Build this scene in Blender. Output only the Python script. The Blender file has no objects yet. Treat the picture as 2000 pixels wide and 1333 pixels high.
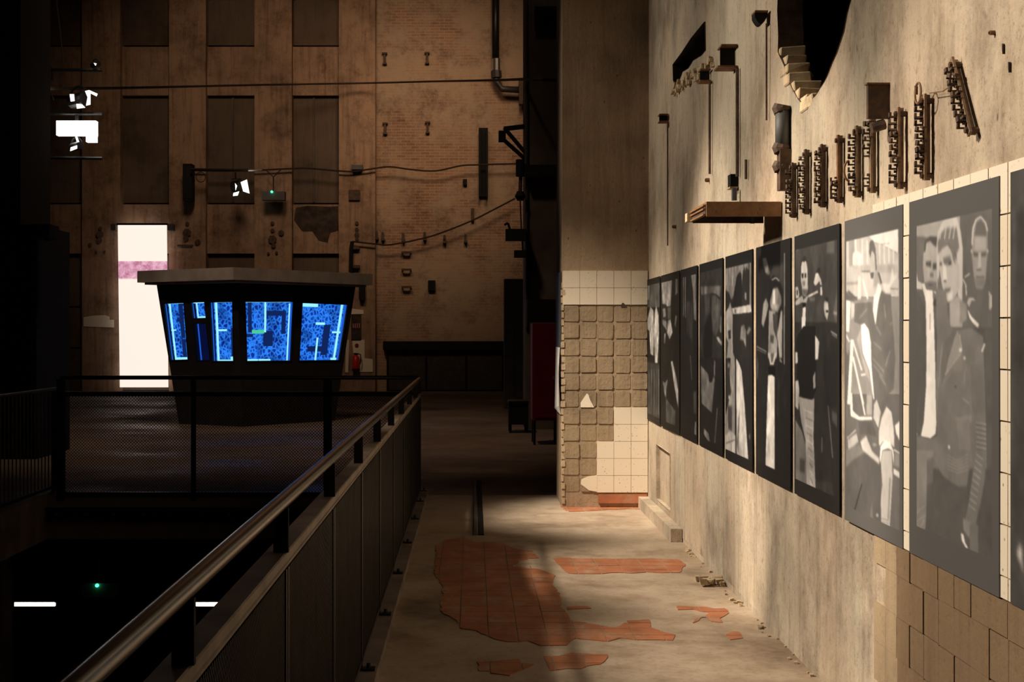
import bpy, bmesh, math, random
import numpy as np
from mathutils import Vector, noise
from mathutils.geometry import delaunay_2d_cdt, intersect_line_plane

random.seed(7)
scene = bpy.context.scene
COL = scene.collection

# ---------------------------------------------------------------- camera
F = 2700.0                 # focal length in pixels of a 2000 px wide frame
VX, VY, EYE = 924.0, 647.0, 1.568
WX = 1.55                  # plane of the poster wall
cam_d = bpy.data.cameras.new('camera')
cam_d.sensor_width = 36.0
cam_d.lens = F / 2000.0 * 36.0
cam_d.shift_x = (1000.0 - VX) / 2000.0
cam_d.shift_y = -(666.5 - VY) / 2000.0
cam_d.clip_end = 200
cam = bpy.data.objects.new('camera', cam_d)
cam.location = (0, 0, EYE)
cam.rotation_euler = (math.radians(90), 0, 0)
COL.objects.link(cam)
scene.camera = cam

# ---------------------------------------------------------------- world, lights, exposure
scene.view_settings.view_transform = 'Standard'
scene.view_settings.look = 'None'
scene.view_settings.exposure = 0.0
scene.view_settings.gamma = 1.0
scene.view_settings.use_curve_mapping = False
world = bpy.data.worlds.new('world')
scene.world = world
world.use_nodes = True
bg = world.node_tree.nodes['Background']
bg.inputs[0].default_value = (1.0, 0.72, 0.5, 1)
bg.inputs[1].default_value = 0.006

def spot(name, loc, target, power, angle, blend=0.6, color=(1.0, 0.74, 0.47), radius=0.05):
    d = bpy.data.lights.new(name, 'SPOT')
    d.energy = power
    d.spot_size = math.radians(angle)
    d.spot_blend = blend
    d.color = color
    d.shadow_soft_size = radius
    o = bpy.data.objects.new(name, d)
    o.location = loc
    o.rotation_euler = (Vector(target) - Vector(loc)).to_track_quat('-Z', 'Y').to_euler()
    COL.objects.link(o)
    return o

# ceiling spots that wash the poster wall; the last three are added unseen fill
WARM = (1.0, 0.855, 0.68)
spot('wall_spot', (-5.0, 4.7, 6.2), (1.55, 4.3, 1.25), 3300, 24, 0.60, WARM, 0.25)
spot('wall_spot', (-5.0, 6.8, 6.2), (1.55, 6.6, 1.10), 3900, 24.5, 0.60, WARM, 0.25)
spot('wall_spot', (-5.0, 9.0, 6.2), (1.55, 9.0, 0.95), 4000, 25, 0.60, WARM, 0.25)
spot('wall_spot', (-3.0, 9.6, 7.0), (1.45, 11.7, 0.45), 5600, 22, 0.9, WARM, 0.30)
spot('wall_spot', (-5.0, 5.6, 4.0), (1.55, 5.2, 2.9), 700, 36, 1.0, WARM, 0.25)  # added fill for the near upper wall, no fixture
spot('wall_spot', (-5.0, 8.2, 4.0), (1.55, 7.6, 3.1), 1250, 40, 1.0, WARM, 0.25)  # added fill for the middle upper wall, no fixture
spot('wall_spot', (-5.0, 11.0, 6.8), (1.55, 11.0, 3.2), 1000, 32, 1.0, WARM, 0.25)  # added soft fill for the far upper wall
# hall spots on the far wall; added unseen ones brighten booth, far floor, dark pier
HALL = (1.0, 0.68, 0.44)
spot('hall_spot', (0.4, 25.0, 12.5), (-0.9, 36.0, 7.0), 2500, 40, 1.0, HALL, 1.8)
spot('hall_spot', (-4.5, 24.0, 12.5), (-4.5, 36.0, 6.2), 1450, 62, 1.0, HALL, 1.5)
spot('hall_spot', (-5.5, 15.0, 9.5), (-3.9, 22.3, 2.3), 800, 34, 0.9, (1.0, 0.8, 0.62), 0.2)
spot('hall_spot', (-2.5, 17.0, 12.5), (-3.0, 21.0, 0.0), 1300, 66, 1.0, HALL, 0.5)
spot('hall_spot', (0.3, 14.5, 11.5), (1.3, 22.0, 8.5), 160, 40, 1.0, HALL, 0.5)

# ---------------------------------------------------------------- pixel helpers (2000x1333 frame)
def P(px, py, Y):
    return Vector(((px - VX) * Y / F, Y, EYE - (py - VY) * Y / F))
def W(px, py, x=WX):
    Y = F * x / (px - VX)
    return Vector((x, Y, EYE - (py - VY) * Y / F))
def G(px, py, z=0.0):
    Y = (EYE - z) * F / (py - VY)
    return Vector(((px - VX) * Y / F, Y, z))
def on_plane(px, py, p0, n):
    d = P(px, py, 1.0) - Vector((0, 0, EYE))
    o = Vector((0, 0, EYE))
    t = (p0 - o).dot(n) / d.dot(n)
    return o + d * t

# ---------------------------------------------------------------- object helpers
def world_loc(o):
    v = Vector((0, 0, 0))
    while o is not None:
        v += o.location
        o = o.parent
    return v
def setp(o, label=None, cat=None, group=None, kind=None):
    if label: o['label'] = label
    if cat: o['category'] = cat
    if group: o['group'] = group
    if kind: o['kind'] = kind
    return o
def thing(name, label, cat, loc=(0, 0, 0), group=None):
    o = bpy.data.objects.new(name, None)
    o.empty_display_size = 0.1
    o.location = loc
    COL.objects.link(o)
    return setp(o, label, cat, group)
def copy_tree(o, parent=None):
    c = o.copy(); COL.objects.link(c)
    if parent: c.parent = parent
    for ch in list(o.children): copy_tree(ch, c)
    return c

class MB:
    def __init__(s): s.v = []; s.f = []
    def add(s, vs, fs):
        n = len(s.v); s.v += [Vector(p) for p in vs]; s.f += [tuple(i + n for i in f) for f in fs]; return s
    def box(s, x0, x1, y0, y1, z0, z1):
        if x0 > x1: x0, x1 = x1, x0
        if y0 > y1: y0, y1 = y1, y0
        if z0 > z1: z0, z1 = z1, z0
        return s.add([(x0,y0,z0),(x1,y0,z0),(x1,y1,z0),(x0,y1,z0),(x0,y0,z1),(x1,y0,z1),(x1,y1,z1),(x0,y1,z1)],
                     [(0,3,2,1),(4,5,6,7),(0,1,5,4),(1,2,6,5),(2,3,7,6),(3,0,4,7)])
    def bar(s, a, b, w, h=None, up=(0, 0, 1)):
        a = Vector(a); b = Vector(b); h = w if h is None else h
        d = (b - a).normalized(); up = Vector(up)
        if abs(d.dot(up)) > 0.98: up = Vector((1, 0, 0))
        sx = d.cross(up).normalized() * w / 2; sz = sx.cross(d).normalized() * h / 2
        vs = [p + i * sx + j * sz for p in (a, b) for i, j in ((-1,-1),(1,-1),(1,1),(-1,1))]
        return s.add(vs, [(0,1,2,3),(7,6,5,4),(0,4,5,1),(1,5,6,2),(2,6,7,3),(3,7,4,0)])
    def tube(s, pts, r, n=8, caps=True):
        pts = [Vector(p) for p in pts]; rs = r if isinstance(r, (list, tuple)) else [r] * len(pts)
        base = len(s.v); u = None
        for i, p in enumerate(pts):
            d = (pts[min(i + 1, len(pts) - 1)] - pts[max(i - 1, 0)])
            d = d.normalized() if d.length > 1e-9 else Vector((0, 0, 1))
            if u is None:
                u = d.orthogonal().normalized()
            else:
                u = (u - d * u.dot(d)); u = u.normalized() if u.length > 1e-6 else d.orthogonal().normalized()
            w = d.cross(u)
            for k in range(n):
                a = 2 * math.pi * k / n
                s.v.append(p + (u * math.cos(a) + w * math.sin(a)) * rs[i])
        for i in range(len(pts) - 1):
            for k in range(n):
                a = base + i * n + k; b = base + i * n + (k + 1) % n
                s.f.append((a, b, b + n, a + n))
        if caps:
            s.f.append(tuple(base + k for k in reversed(range(n))))
            s.f.append(tuple(base + (len(pts) - 1) * n + k for k in range(n)))
        return s
    def prism(s, poly, off):
        """poly: list of 3D points, extruded by vector off"""
        off = Vector(off); n = len(poly); poly = [Vector(p) for p in poly]
        nn = Vector((0, 0, 0))
        for i in range(n): nn += poly[i].cross(poly[(i + 1) % n])
        if nn.dot(off) > 0: poly = poly[::-1]
        vs = poly + [p + off for p in poly]
        fs = [tuple(range(n)), tuple(reversed(range(n, 2 * n)))]
        for i in range(n):
            j = (i + 1) % n; fs.append((j, i, i + n, j + n))
        return s.add(vs, fs)
    def build(s, name, mat, parent=None, smooth=False, origin=None):
        me = bpy.data.meshes.new(name)
        o = bpy.data.objects.new(name, me)
        if parent is not None:
            base = world_loc(parent); o.parent = parent
            me_off = base
        else:
            if origin is None:
                xs = [p.x for p in s.v]; ys = [p.y for p in s.v]; zs = [p.z for p in s.v]
                origin = Vector(((min(xs) + max(xs)) / 2, (min(ys) + max(ys)) / 2, min(zs)))
            me_off = Vector(origin); o.location = me_off
        me.from_pydata([tuple(p - me_off) for p in s.v], [], s.f)
        if smooth:
            me.polygons.foreach_set('use_smooth', [True] * len(me.polygons))
        me.materials.append(mat)
        me.update()
        COL.objects.link(o)
        return o

def bevel(o, w, seg=1):
    m = o.modifiers.new('bevel', 'BEVEL'); m.width = w; m.segments = seg; m.limit_method = 'ANGLE'
    return o

def plate(outer, holes, off):
    """flat polygon with holes (3D points on one plane), extruded by off; returns MB"""
    outer = [Vector(p) for p in outer]; holes = [[Vector(p) for p in h] for h in holes]
    o0 = outer[0]; n = Vector((0, 0, 0))
    for i in range(len(outer)): n += (outer[i] - o0).cross(outer[(i + 1) % len(outer)] - o0)
    n.normalize(); u = (outer[1] - o0).normalized(); w = n.cross(u)
    to2 = lambda p: Vector(((p - o0).dot(u), (p - o0).dot(w)))
    loops = [outer] + holes
    pts, edges = [], []
    for l in loops:
        b = len(pts); pts += [to2(p) for p in l]; edges += [(b + i, b + (i + 1) % len(l)) for i in range(len(l))]
    vs, es, fs, _, _, _ = delaunay_2d_cdt(pts, edges, [], 0, 1e-6)
    def inside(q, poly):
        c = False; j = len(poly) - 1
        for i in range(len(poly)):
            a, b = poly[i], poly[j]
            if (a.y > q.y) != (b.y > q.y) and q.x < (b.x - a.x) * (q.y - a.y) / (b.y - a.y) + a.x: c = not c
            j = i
        return c
    P2 = [[to2(p) for p in l] for l in loops]
    keep = []
    for f in fs:
        c = sum((vs[i] for i in f), Vector((0, 0))) / len(f)
        if inside(c, P2[0]) and not any(inside(c, h) for h in P2[1:]): keep.append(tuple(f))
    V3 = [o0 + u * p.x + w * p.y for p in vs]
    m = MB(); off = Vector(off)
    N = len(V3)
    flip = n.dot(off) > 0
    fr = [f[::-1] if flip else f for f in keep]
    m.add(V3 + [p + off for p in V3], fr + [tuple(i + N for i in f[::-1]) for f in fr])
    for l in loops:
        for i in range(len(l)):
            a, b = l[i], l[(i + 1) % len(l)]
            m.add([a, b, b + off, a + off], [(0, 1, 2, 3)])
    return m

# ---------------------------------------------------------------- materials
def nodes_of(name):
    m = bpy.data.materials.new(name); m.use_nodes = True
    nt = m.node_tree; b = nt.nodes['Principled BSDF']
    return m, nt, b
def L(nt, a, b): nt.links.new(a, b)
def coords(nt, scale=(1, 1, 1)):
    g = nt.nodes.new('ShaderNodeNewGeometry'); mp = nt.nodes.new('ShaderNodeMapping')
    mp.inputs['Scale'].default_value = scale
    L(nt, g.outputs['Position'], mp.inputs['Vector']); return mp.outputs['Vector']
def noise_n(nt, vec, scale, detail=4, rough=0.55):
    n = nt.nodes.new('ShaderNodeTexNoise'); n.inputs['Scale'].default_value = scale
    n.inputs['Detail'].default_value = detail; n.inputs['Roughness'].default_value = rough
    L(nt, vec, n.inputs['Vector']); return n.outputs['Fac']
def ramp(nt, fac, stops):
    r = nt.nodes.new('ShaderNodeValToRGB'); e = r.color_ramp.elements
    while len(e) < len(stops): e.new(0.5)
    for el, (p, c) in zip(e, stops):
        el.position = p; el.color = (c[0], c[1], c[2], 1) if not isinstance(c, (int, float)) else (c, c, c, 1)
    L(nt, fac, r.inputs['Fac']); return r.outputs['Color']
def mix(nt, fac, a, b, mode='MIX'):
    m = nt.nodes.new('ShaderNodeMix'); m.data_type = 'RGBA'; m.blend_type = mode
    if isinstance(fac, (int, float)): m.inputs['Factor'].default_value = fac
    else: L(nt, fac, m.inputs['Factor'])
    for k, x in (('A', a), ('B', b)):
        sock = [i for i in m.inputs if i.name == k and i.type == 'RGBA'][0]
        if isinstance(x, tuple): sock.default_value = (x[0], x[1], x[2], 1)
        else: L(nt, x, sock)
    return [o for o in m.outputs if o.type == 'RGBA'][0]
def bump(nt, b, height, strength=0.4, dist=0.01):
    n = nt.nodes.new('ShaderNodeBump'); n.inputs['Strength'].default_value = strength; n.inputs['Distance'].default_value = dist
    L(nt, height, n.inputs['Height']); L(nt, n.outputs['Normal'], b.inputs['Normal'])
def simple(name, col, rough=0.6, metal=0.0, var=0.25, scale=12, bmp=0.15, spec=0.4):
    m, nt, b = nodes_of(name)
    f = noise_n(nt, coords(nt), scale)
    lo = tuple(c * (1 - var) for c in col); hi = tuple(min(1, c * (1 + var)) for c in col)
    L(nt, ramp(nt, f, [(0.3, lo), (0.7, hi)]), b.inputs['Base Color'])
    b.inputs['Roughness'].default_value = rough; b.inputs['Metallic'].default_value = metal
    b.inputs['Specular IOR Level'].default_value = spec
    if bmp: bump(nt, b, noise_n(nt, coords(nt), scale * 6), bmp, 0.004)
    return m
def emit(name, col, strength):
    m, nt, b = nodes_of(name)
    b.inputs['Base Color'].default_value = (0.0, 0.0, 0.0, 1)
    b.inputs['Specular IOR Level'].default_value = 0.0
    b.inputs['Emission Color'].default_value = (*col, 1); b.inputs['Emission Strength'].default_value = strength
    return m

def concrete(name, base, streak=0.5, axis='Y', dark=0.55, speck=True, seams=False):
    """cast concrete with vertical run marks, blotches, pits"""
    m, nt, b = nodes_of(name)
    big = noise_n(nt, coords(nt), 0.9, 5, 0.6)
    run = noise_n(nt, coords(nt, (5, 5, 0.35)), 2.2, 5, 0.6)
    fine = noise_n(nt, coords(nt), 22, 6, 0.7)
    d = tuple(c * dark for c in base); l = tuple(min(1, c * 1.18) for c in base)
    c0 = ramp(nt, big, [(0.30, d), (0.50, base), (0.72, l)])
    c1 = ramp(nt, run, [(0.32, (0.58, 0.54, 0.51)), (0.52, (1, 1, 1)), (0.75, (1.0, 0.96, 0.91))])
    c = mix(nt, streak, c0, c1, 'MULTIPLY')
    c2 = ramp(nt, fine, [(0.30, (0.5, 0.45, 0.4)), (0.42, (1, 1, 1)), (0.70, (1, 1, 1)), (0.8, (1.08, 1.05, 1.0))])
    c = mix(nt, 0.55, c, c2, 'MULTIPLY')
    if name.startswith('far'):
        g2 = ramp(nt, noise_n(nt, coords(nt), 1.6, 10, 0.8), [(0.36, (0.5, 0.42, 0.36)), (0.52, (1, 1, 1)), (0.7, (1.12, 1.08, 1.0))])
        c = mix(nt, 0.8, c, g2, 'MULTIPLY')
    if speck:
        v = nt.nodes.new('ShaderNodeTexVoronoi'); v.inputs['Scale'].default_value = 9
        L(nt, coords(nt, (1, 1, 0.5)), v.inputs['Vector'])
        c3 = ramp(nt, v.outputs['Distance'], [(0.035, (0.25, 0.2, 0.16)), (0.07, (1, 1, 1))])
        c = mix(nt, 0.8, c, c3, 'MULTIPLY')
    if seams:
        grime = ramp(nt, noise_n(nt, coords(nt, (1, 1, 0.7)), 1.5, 8, 0.72), [(0.36, (0.52, 0.48, 0.445)), (0.50, (0.95, 0.94, 0.93)), (0.66, (1.06, 1.04, 1.0))])
        c = mix(nt, 0.85, c, grime, 'MULTIPLY')
        drift = ramp(nt, noise_n(nt, coords(nt, (1, 1.6, 0.25)), 0.8, 3, 0.5), [(0.35, (1.0, 0.92, 0.88)), (0.6, (0.96, 1.0, 1.0))])
        c = mix(nt, 0.8, c, drift, 'MULTIPLY')
        pock = ramp(nt, noise_n(nt, coords(nt, (1, 1, 0.5)), 16, 6, 0.75), [(0.29, (0.30, 0.24, 0.19)), (0.38, (1, 1, 1))])
        c = mix(nt, 0.75, c, pock, 'MULTIPLY')
        scr = ramp(nt, noise_n(nt, coords(nt, (7, 7, 1.6)), 3, 7, 0.78), [(0.34, (0.60, 0.57, 0.54)), (0.46, (1, 1, 1))])
        c = mix(nt, 0.6, c, scr, 'MULTIPLY')
        spk = ramp(nt, noise_n(nt, coords(nt), 55, 4, 0.8), [(0.34, (0.5, 0.46, 0.43)), (0.44, (1, 1, 1))])
        c = mix(nt, 0.6, c, spk, 'MULTIPLY')
        drip = ramp(nt, noise_n(nt, coords(nt, (9, 9, 0.22)), 1.3, 4, 0.6), [(0.60, (1, 1, 1)), (0.70, (0.62, 0.50, 0.42))])
        c = mix(nt, 0.35, c, drip, 'MULTIPLY')
        w = nt.nodes.new('ShaderNodeTexWave'); w.bands_direction = 'Y'; w.inputs['Scale'].default_value = 0.62
        w.inputs['Distortion'].default_value = 0.6
        L(nt, coords(nt), w.inputs['Vector'])
        c4 = ramp(nt, w.outputs['Fac'], [(0.0, (0.55, 0.48, 0.42)), (0.012, (1, 1, 1))])
        c = mix(nt, 0.12, c, c4, 'MULTIPLY')
    L(nt, c, b.inputs['Base Color'])
    b.inputs['Roughness'].default_value = 0.85; b.inputs['Specular IOR Level'].default_value = 0.25
    h = mix(nt, 0.5, ramp(nt, fine, [(0.25, 0.0), (0.75, 1.0)]), ramp(nt, run, [(0.3, 0.0), (0.7, 1.0)]))
    bump(nt, b, h, 0.55, 0.012)
    return m

def brick_mat(name):
    m, nt, b = nodes_of(name)
    mp = nt.nodes.new('ShaderNodeMapping'); mp.inputs['Rotation'].default_value = (math.radians(-90), 0, 0)
    g = nt.nodes.new('ShaderNodeNewGeometry'); L(nt, g.outputs['Position'], mp.inputs['Vector'])
    t = nt.nodes.new('ShaderNodeTexBrick')
    t.inputs['Scale'].default_value = 1.0; t.inputs['Brick Width'].default_value = 0.25; t.inputs['Row Height'].default_value = 0.077
    t.inputs['Mortar Size'].default_value = 0.008; t.inputs['Bias'].default_value = 0.1
    t.inputs['Color1'].default_value = (0.37, 0.22, 0.13, 1); t.inputs['Color2'].default_value = (0.28, 0.145, 0.085, 1)
    t.inputs['Mortar'].default_value = (0.42, 0.33, 0.24, 1)
    L(nt, mp.outputs['Vector'], t.inputs['Vector'])
    plaster = ramp(nt, noise_n(nt, coords(nt), 0.55, 7, 0.72), [(0.42, 0.0), (0.56, 1.0)])
    c = mix(nt, plaster, t.outputs['Color'], (0.40, 0.29, 0.20))
    blot = ramp(nt, noise_n(nt, coords(nt), 1.3, 10, 0.82), [(0.34, (0.40, 0.33, 0.28)), (0.5, (1, 1, 1)), (0.72, (1.2, 1.1, 0.95))])
    c = mix(nt, 0.85, c, blot, 'MULTIPLY')
    L(nt, c, b.inputs['Base Color']); b.inputs['Roughness'].default_value = 0.9
    bump(nt, b, t.outputs['Fac'], 0.5, -0.02)
    return m

def floor_mat(name):
    m, nt, b = nodes_of(name)
    big = noise_n(nt, coords(nt), 1.1, 6, 0.62); fine = noise_n(nt, coords(nt), 30, 5, 0.7); mid = noise_n(nt, coords(nt), 5, 5, 0.65)
    c = ramp(nt, big, [(0.30, (0.20, 0.14, 0.095)), (0.46, (0.42, 0.33, 0.24)), (0.6, (0.50, 0.40, 0.30)), (0.75, (0.58, 0.48, 0.37))])
    c = mix(nt, 0.6, c, ramp(nt, mid, [(0.3, (0.6, 0.5, 0.42)), (0.55, (1, 1, 1))]), 'MULTIPLY')
    c = mix(nt, 0.4, c, ramp(nt, fine, [(0.32, (0.5, 0.45, 0.4)), (0.5, (1, 1, 1))]), 'MULTIPLY')
    L(nt, c, b.inputs['Base Color'])
    L(nt, ramp(nt, mid, [(0.3, 0.42), (0.7, 0.7)]), b.inputs['Roughness'])
    b.inputs['Specular IOR Level'].default_value = 0.35
    bump(nt, b, mid, 0.25, 0.01)
    return m

def glaze_mat(name, col):
    m, nt, b = nodes_of(name)
    v = nt.nodes.new('ShaderNodeTexVoronoi'); v.inputs['Scale'].default_value = 34
    L(nt, coords(nt), v.inputs['Vector'])
    spots = ramp(nt, v.outputs['Distance'], [(0.10, (0.30, 0.22, 0.15)), (0.2, (1, 1, 1))])
    dirt = ramp(nt, noise_n(nt, coords(nt), 7, 5, 0.7), [(0.42, 0.0), (0.62, 1.0)])
    c = mix(nt, dirt, (1, 1, 1), spots)
    c = mix(nt, 1.0, c, col, 'MULTIPLY')
    L(nt, c, b.inputs['Base Color']); b.inputs['Roughness'].default_value = 0.35
    return m

def dusty(name, col, dust):
    m, nt, b = nodes_of(name)
    base = ramp(nt, noise_n(nt, coords(nt), 5, 4), [(0.3, tuple(c * .65 for c in col)), (0.7, tuple(c * 1.15 for c in col))])
    f = ramp(nt, noise_n(nt, coords(nt, (1, 0.6, 1)), 4.5, 7, 0.72), [(0.50, 0.0), (0.68, 0.6)])
    L(nt, mix(nt, f, base, dust), b.inputs['Base Color'])
    b.inputs['Roughness'].default_value = 0.6
    bump(nt, b, noise_n(nt, coords(nt), 40), 0.15, 0.004)
    return m

def worn_floor(name, col):
    m, nt, b = nodes_of(name)
    f = noise_n(nt, coords(nt), 0.7, 7, 0.7)
    L(nt, ramp(nt, f, [(0.3, tuple(c * .55 for c in col)), (0.7, tuple(c * 1.3 for c in col))]), b.inputs['Base Color'])
    L(nt, ramp(nt, noise_n(nt, coords(nt), 0.5, 5, 0.6), [(0.44, 0.8), (0.62, 0.42)]), b.inputs['Roughness'])
    b.inputs['Specular IOR Level'].default_value = 0.22
    bump(nt, b, noise_n(nt, coords(nt), 9, 4), 0.25, 0.012)
    return m

def rust_mat(name, a, c_, rough=0.75):
    m, nt, b = nodes_of(name)
    f = noise_n(nt, coords(nt), 14, 6, 0.7)
    L(nt, ramp(nt, f, [(0.32, a), (0.65, c_)]), b.inputs['Base Color'])
    b.inputs['Roughness'].default_value = rough; b.inputs['Metallic'].default_value = 0.2
    bump(nt, b, f, 0.4, 0.006)
    return m

def maze_mat(name):
    m, nt, b = nodes_of(name)
    vec = coords(nt, (1, 1, 1))
    nz = nt.nodes.new('ShaderNodeTexNoise'); nz.inputs['Scale'].default_value = 9
    L(nt, vec, nz.inputs['Vector'])
    ad = nt.nodes.new('ShaderNodeVectorMath'); ad.operation = 'MULTIPLY_ADD'
    ad.inputs[1].default_value = (0.06, 0.06, 0.06)
    L(nt, nz.outputs['Color'], ad.inputs[0]); L(nt, vec, ad.inputs[2])
    v = nt.nodes.new('ShaderNodeTexVoronoi'); v.feature = 'DISTANCE_TO_EDGE'; v.inputs['Scale'].default_value = 14
    L(nt, ad.outputs[0], v.inputs['Vector'])
    c = ramp(nt, v.outputs['Distance'], [(0.05, (0.028, 0.26, 1.0)), (0.16, (0.012, 0.10, 0.62)), (0.3, (0.006, 0.03, 0.30))])
    dk = ramp(nt, noise_n(nt, coords(nt), 4, 3, 0.6), [(0.36, (0.4, 0.4, 0.45)), (0.55, (1, 1, 1))])
    c = mix(nt, 1.0, c, dk, 'MULTIPLY')
    b.inputs['Base Color'].default_value = (0, 0, 0.01, 1); b.inputs['Specular IOR Level'].default_value = 0
    L(nt, c, b.inputs['Emission Color']); b.inputs['Emission Strength'].default_value = 1.1
    return m

def banner_mat(name, z0, z1):
    """back-lit cloth with a printed pink band between heights z0 and z1"""
    m, nt, b = nodes_of(name)
    g = nt.nodes.new('ShaderNodeNewGeometry'); s = nt.nodes.new('ShaderNodeSeparateXYZ'); L(nt, g.outputs['Position'], s.inputs[0])
    mr = nt.nodes.new('ShaderNodeMapRange'); mr.inputs[1].default_value = 0; mr.inputs[2].default_value = 6
    L(nt, s.outputs['Z'], mr.inputs[0])
    e = 0.0008
    band = ramp(nt, mr.outputs[0], [(z0 / 6 - e, 0.0), (z0 / 6, 1.0), (z1 / 6, 1.0), (z1 / 6 + e, 0.0)])
    speck = ramp(nt, noise_n(nt, coords(nt), 9, 6, 0.75), [(0.35, (0.42, 0.10, 0.22)), (0.65, (0.85, 0.5, 0.62))])
    c = mix(nt, band, (1.0, 0.88, 0.78), speck)
    b.inputs['Base Color'].default_value = (0.5, 0.45, 0.4, 1)
    L(nt, c, b.inputs['Emission Color']); b.inputs['Emission Strength'].default_value = 1.0
    return m

def tone_mat(name, rough=0.5):
    m, nt, b = nodes_of(name)
    a = nt.nodes.new('ShaderNodeVertexColor'); a.layer_name = 'tone'
    L(nt, a.outputs['Color'], b.inputs['Base Color'])
    b.inputs['Roughness'].default_value = rough; b.inputs['Specular IOR Level'].default_value = 0.2
    bump(nt, b, noise_n(nt, coords(nt), 14, 2, 0.5), 0.05, 0.01)
    return m

def glass_mat(name):
    m = bpy.data.materials.new(name); m.use_nodes = True; nt = m.node_tree
    nt.nodes.remove(nt.nodes['Principled BSDF'])
    t = nt.nodes.new('ShaderNodeBsdfTransparent'); g = nt.nodes.new('ShaderNodeBsdfGlossy'); x = nt.nodes.new('ShaderNodeMixShader')
    g.inputs['Roughness'].default_value = 0.05; x.inputs[0].default_value = 0.06
    L(nt, t.outputs[0], x.inputs[1]); L(nt, g.outputs[0], x.inputs[2]); L(nt, x.outputs[0], nt.nodes['Material Output'].inputs['Surface'])
    return m

M = dict(
    wall=concrete('wall_concrete', (0.50, 0.425, 0.33), 0.28, seams=True),
    pillar=concrete('pillar_concrete', (0.40, 0.29, 0.19), 0.4),
    mortar=concrete('old_mortar', (0.33, 0.245, 0.155), 0.25, speck=False),
    mortar2=concrete('brown_mortar', (0.20, 0.135, 0.08), 0.35, speck=False),
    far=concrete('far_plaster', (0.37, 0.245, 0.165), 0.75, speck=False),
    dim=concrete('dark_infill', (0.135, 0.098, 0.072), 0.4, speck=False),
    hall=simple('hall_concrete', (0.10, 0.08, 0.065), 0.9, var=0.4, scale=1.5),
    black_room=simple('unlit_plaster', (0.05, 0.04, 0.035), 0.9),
    soot_and_shade=simple('soot_and_shade', (0.05, 0.035, 0.028), 0.95, var=0.5, scale=6),  # real soot, and also the shade painted inside the wall slot
    brick=brick_mat('far_brick'),
    floor=floor_mat('screed'),
    hallfloor=worn_floor('hall_floor', (0.17, 0.125, 0.095)),
    slab=simple('slab_edge', (0.19, 0.145, 0.115), 0.9, var=0.4, scale=3),
    redtile=dusty('red_floor_tile', (0.42, 0.15, 0.065), (0.46, 0.35, 0.25)),
    tile=glaze_mat('white_glaze', (0.80, 0.69, 0.54)),
    tile2=glaze_mat('cream_glaze', (0.84, 0.75, 0.61)),
    steel=simple('railing_steel', (0.055, 0.047, 0.041), 0.45, 0.6, 0.3, 8, 0.1),
    rail=simple('worn_handrail', (0.045, 0.037, 0.032), 0.22, 0.0, 0.3, 8, 0.03, 0.6),
    midbar=simple('worn_bar', (0.22, 0.17, 0.125), 0.5, 0.3, 0.35, 7, 0.1),
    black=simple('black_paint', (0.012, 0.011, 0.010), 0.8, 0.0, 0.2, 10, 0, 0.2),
    blackmetal=simple('black_metal', (0.02, 0.018, 0.017), 0.4, 0.5, 0.2, 10, 0),
    booth=simple('booth_paint', (0.022, 0.020, 0.022), 0.5, 0.0, 0.2, 6, 0.05),
    fascia=simple('booth_fascia', (0.30, 0.25, 0.21), 0.7, 0, 0.2, 3, 0.1),
    rust=rust_mat('rust', (0.09, 0.045, 0.022), (0.30, 0.15, 0.065)),
    darkrust=rust_mat('dark_rust', (0.035, 0.022, 0.015), (0.13, 0.075, 0.045)),
    beam=rust_mat('painted_beam', (0.19, 0.095, 0.04), (0.33, 0.17, 0.075), 0.6),
    redpaint=simple('red_paint', (0.22, 0.012, 0.010), 0.5, 0, 0.15, 3, 0),
    extred=simple('extinguisher_red', (0.55, 0.02, 0.02), 0.35, 0, 0.1, 3, 0),
    grey=simple('grey_metal', (0.085, 0.082, 0.082), 0.6, 0.2, 0.2, 3, 0.05),
    pipe=simple('dark_pipe', (0.07, 0.065, 0.062), 0.5, 0.5, 0.3, 5, 0.1),
    chrome=simple('bare_metal', (0.55, 0.53, 0.5), 0.25, 0.9, 0.1, 5, 0),
    white=simple('white_paper', (0.75, 0.73, 0.70), 0.7, 0, 0.08, 5, 0),
    cable=simple('cable_rubber', (0.03, 0.018, 0.013), 0.7, 0, 0.2, 9, 0),
    broken=concrete('broken_masonry', (0.52, 0.40, 0.26), 0.2, speck=False),
    reveal=simple('broken_reveal', (0.17, 0.115, 0.075), 0.95, 0, 0.5, 10, 0.6),
    palerust=rust_mat('pale_rust', (0.13, 0.075, 0.045), (0.36, 0.25, 0.16)),
    holebrick=simple('hole_brick', (0.55, 0.42, 0.27), 0.9, 0, 0.3, 14, 0.5),
    maze=maze_mat('blue_maze_print'),
    led=emit('cyan_strip', (0.30, 0.80, 1.0), 1.3),
    ledblue=emit('blue_strip', (0.02, 0.16, 1.0), 0.7),
    ledgreen=emit('green_strip', (0.10, 0.85, 0.45), 0.8),
    ghost=emit('dim_blue_shape', (0.008, 0.03, 0.17), 0.7),
    violet=emit('deep_blue_pane', (0.004, 0.008, 0.06), 0.6),
    lamp=emit('lit_panel', (1.0, 0.98, 0.92), 6.0),
    lampsoft=emit('lamp_glint', (1.0, 0.9, 0.78), 2.2),  # glow put on lamp parts in place of reflections
    tube=emit('lit_tube', (1.0, 0.82, 0.62), 3.5),
    green=emit('green_led', (0.05, 0.9, 0.42), 4.0),
    print=tone_mat('poster_print', 0.6),
    glass=glass_mat('window_glass'),
)
# ================================================================ STRUCTURE
def struct(mb, name, mat, **k):
    return setp(mb.build(name, mat, **k), kind='structure')

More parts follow.
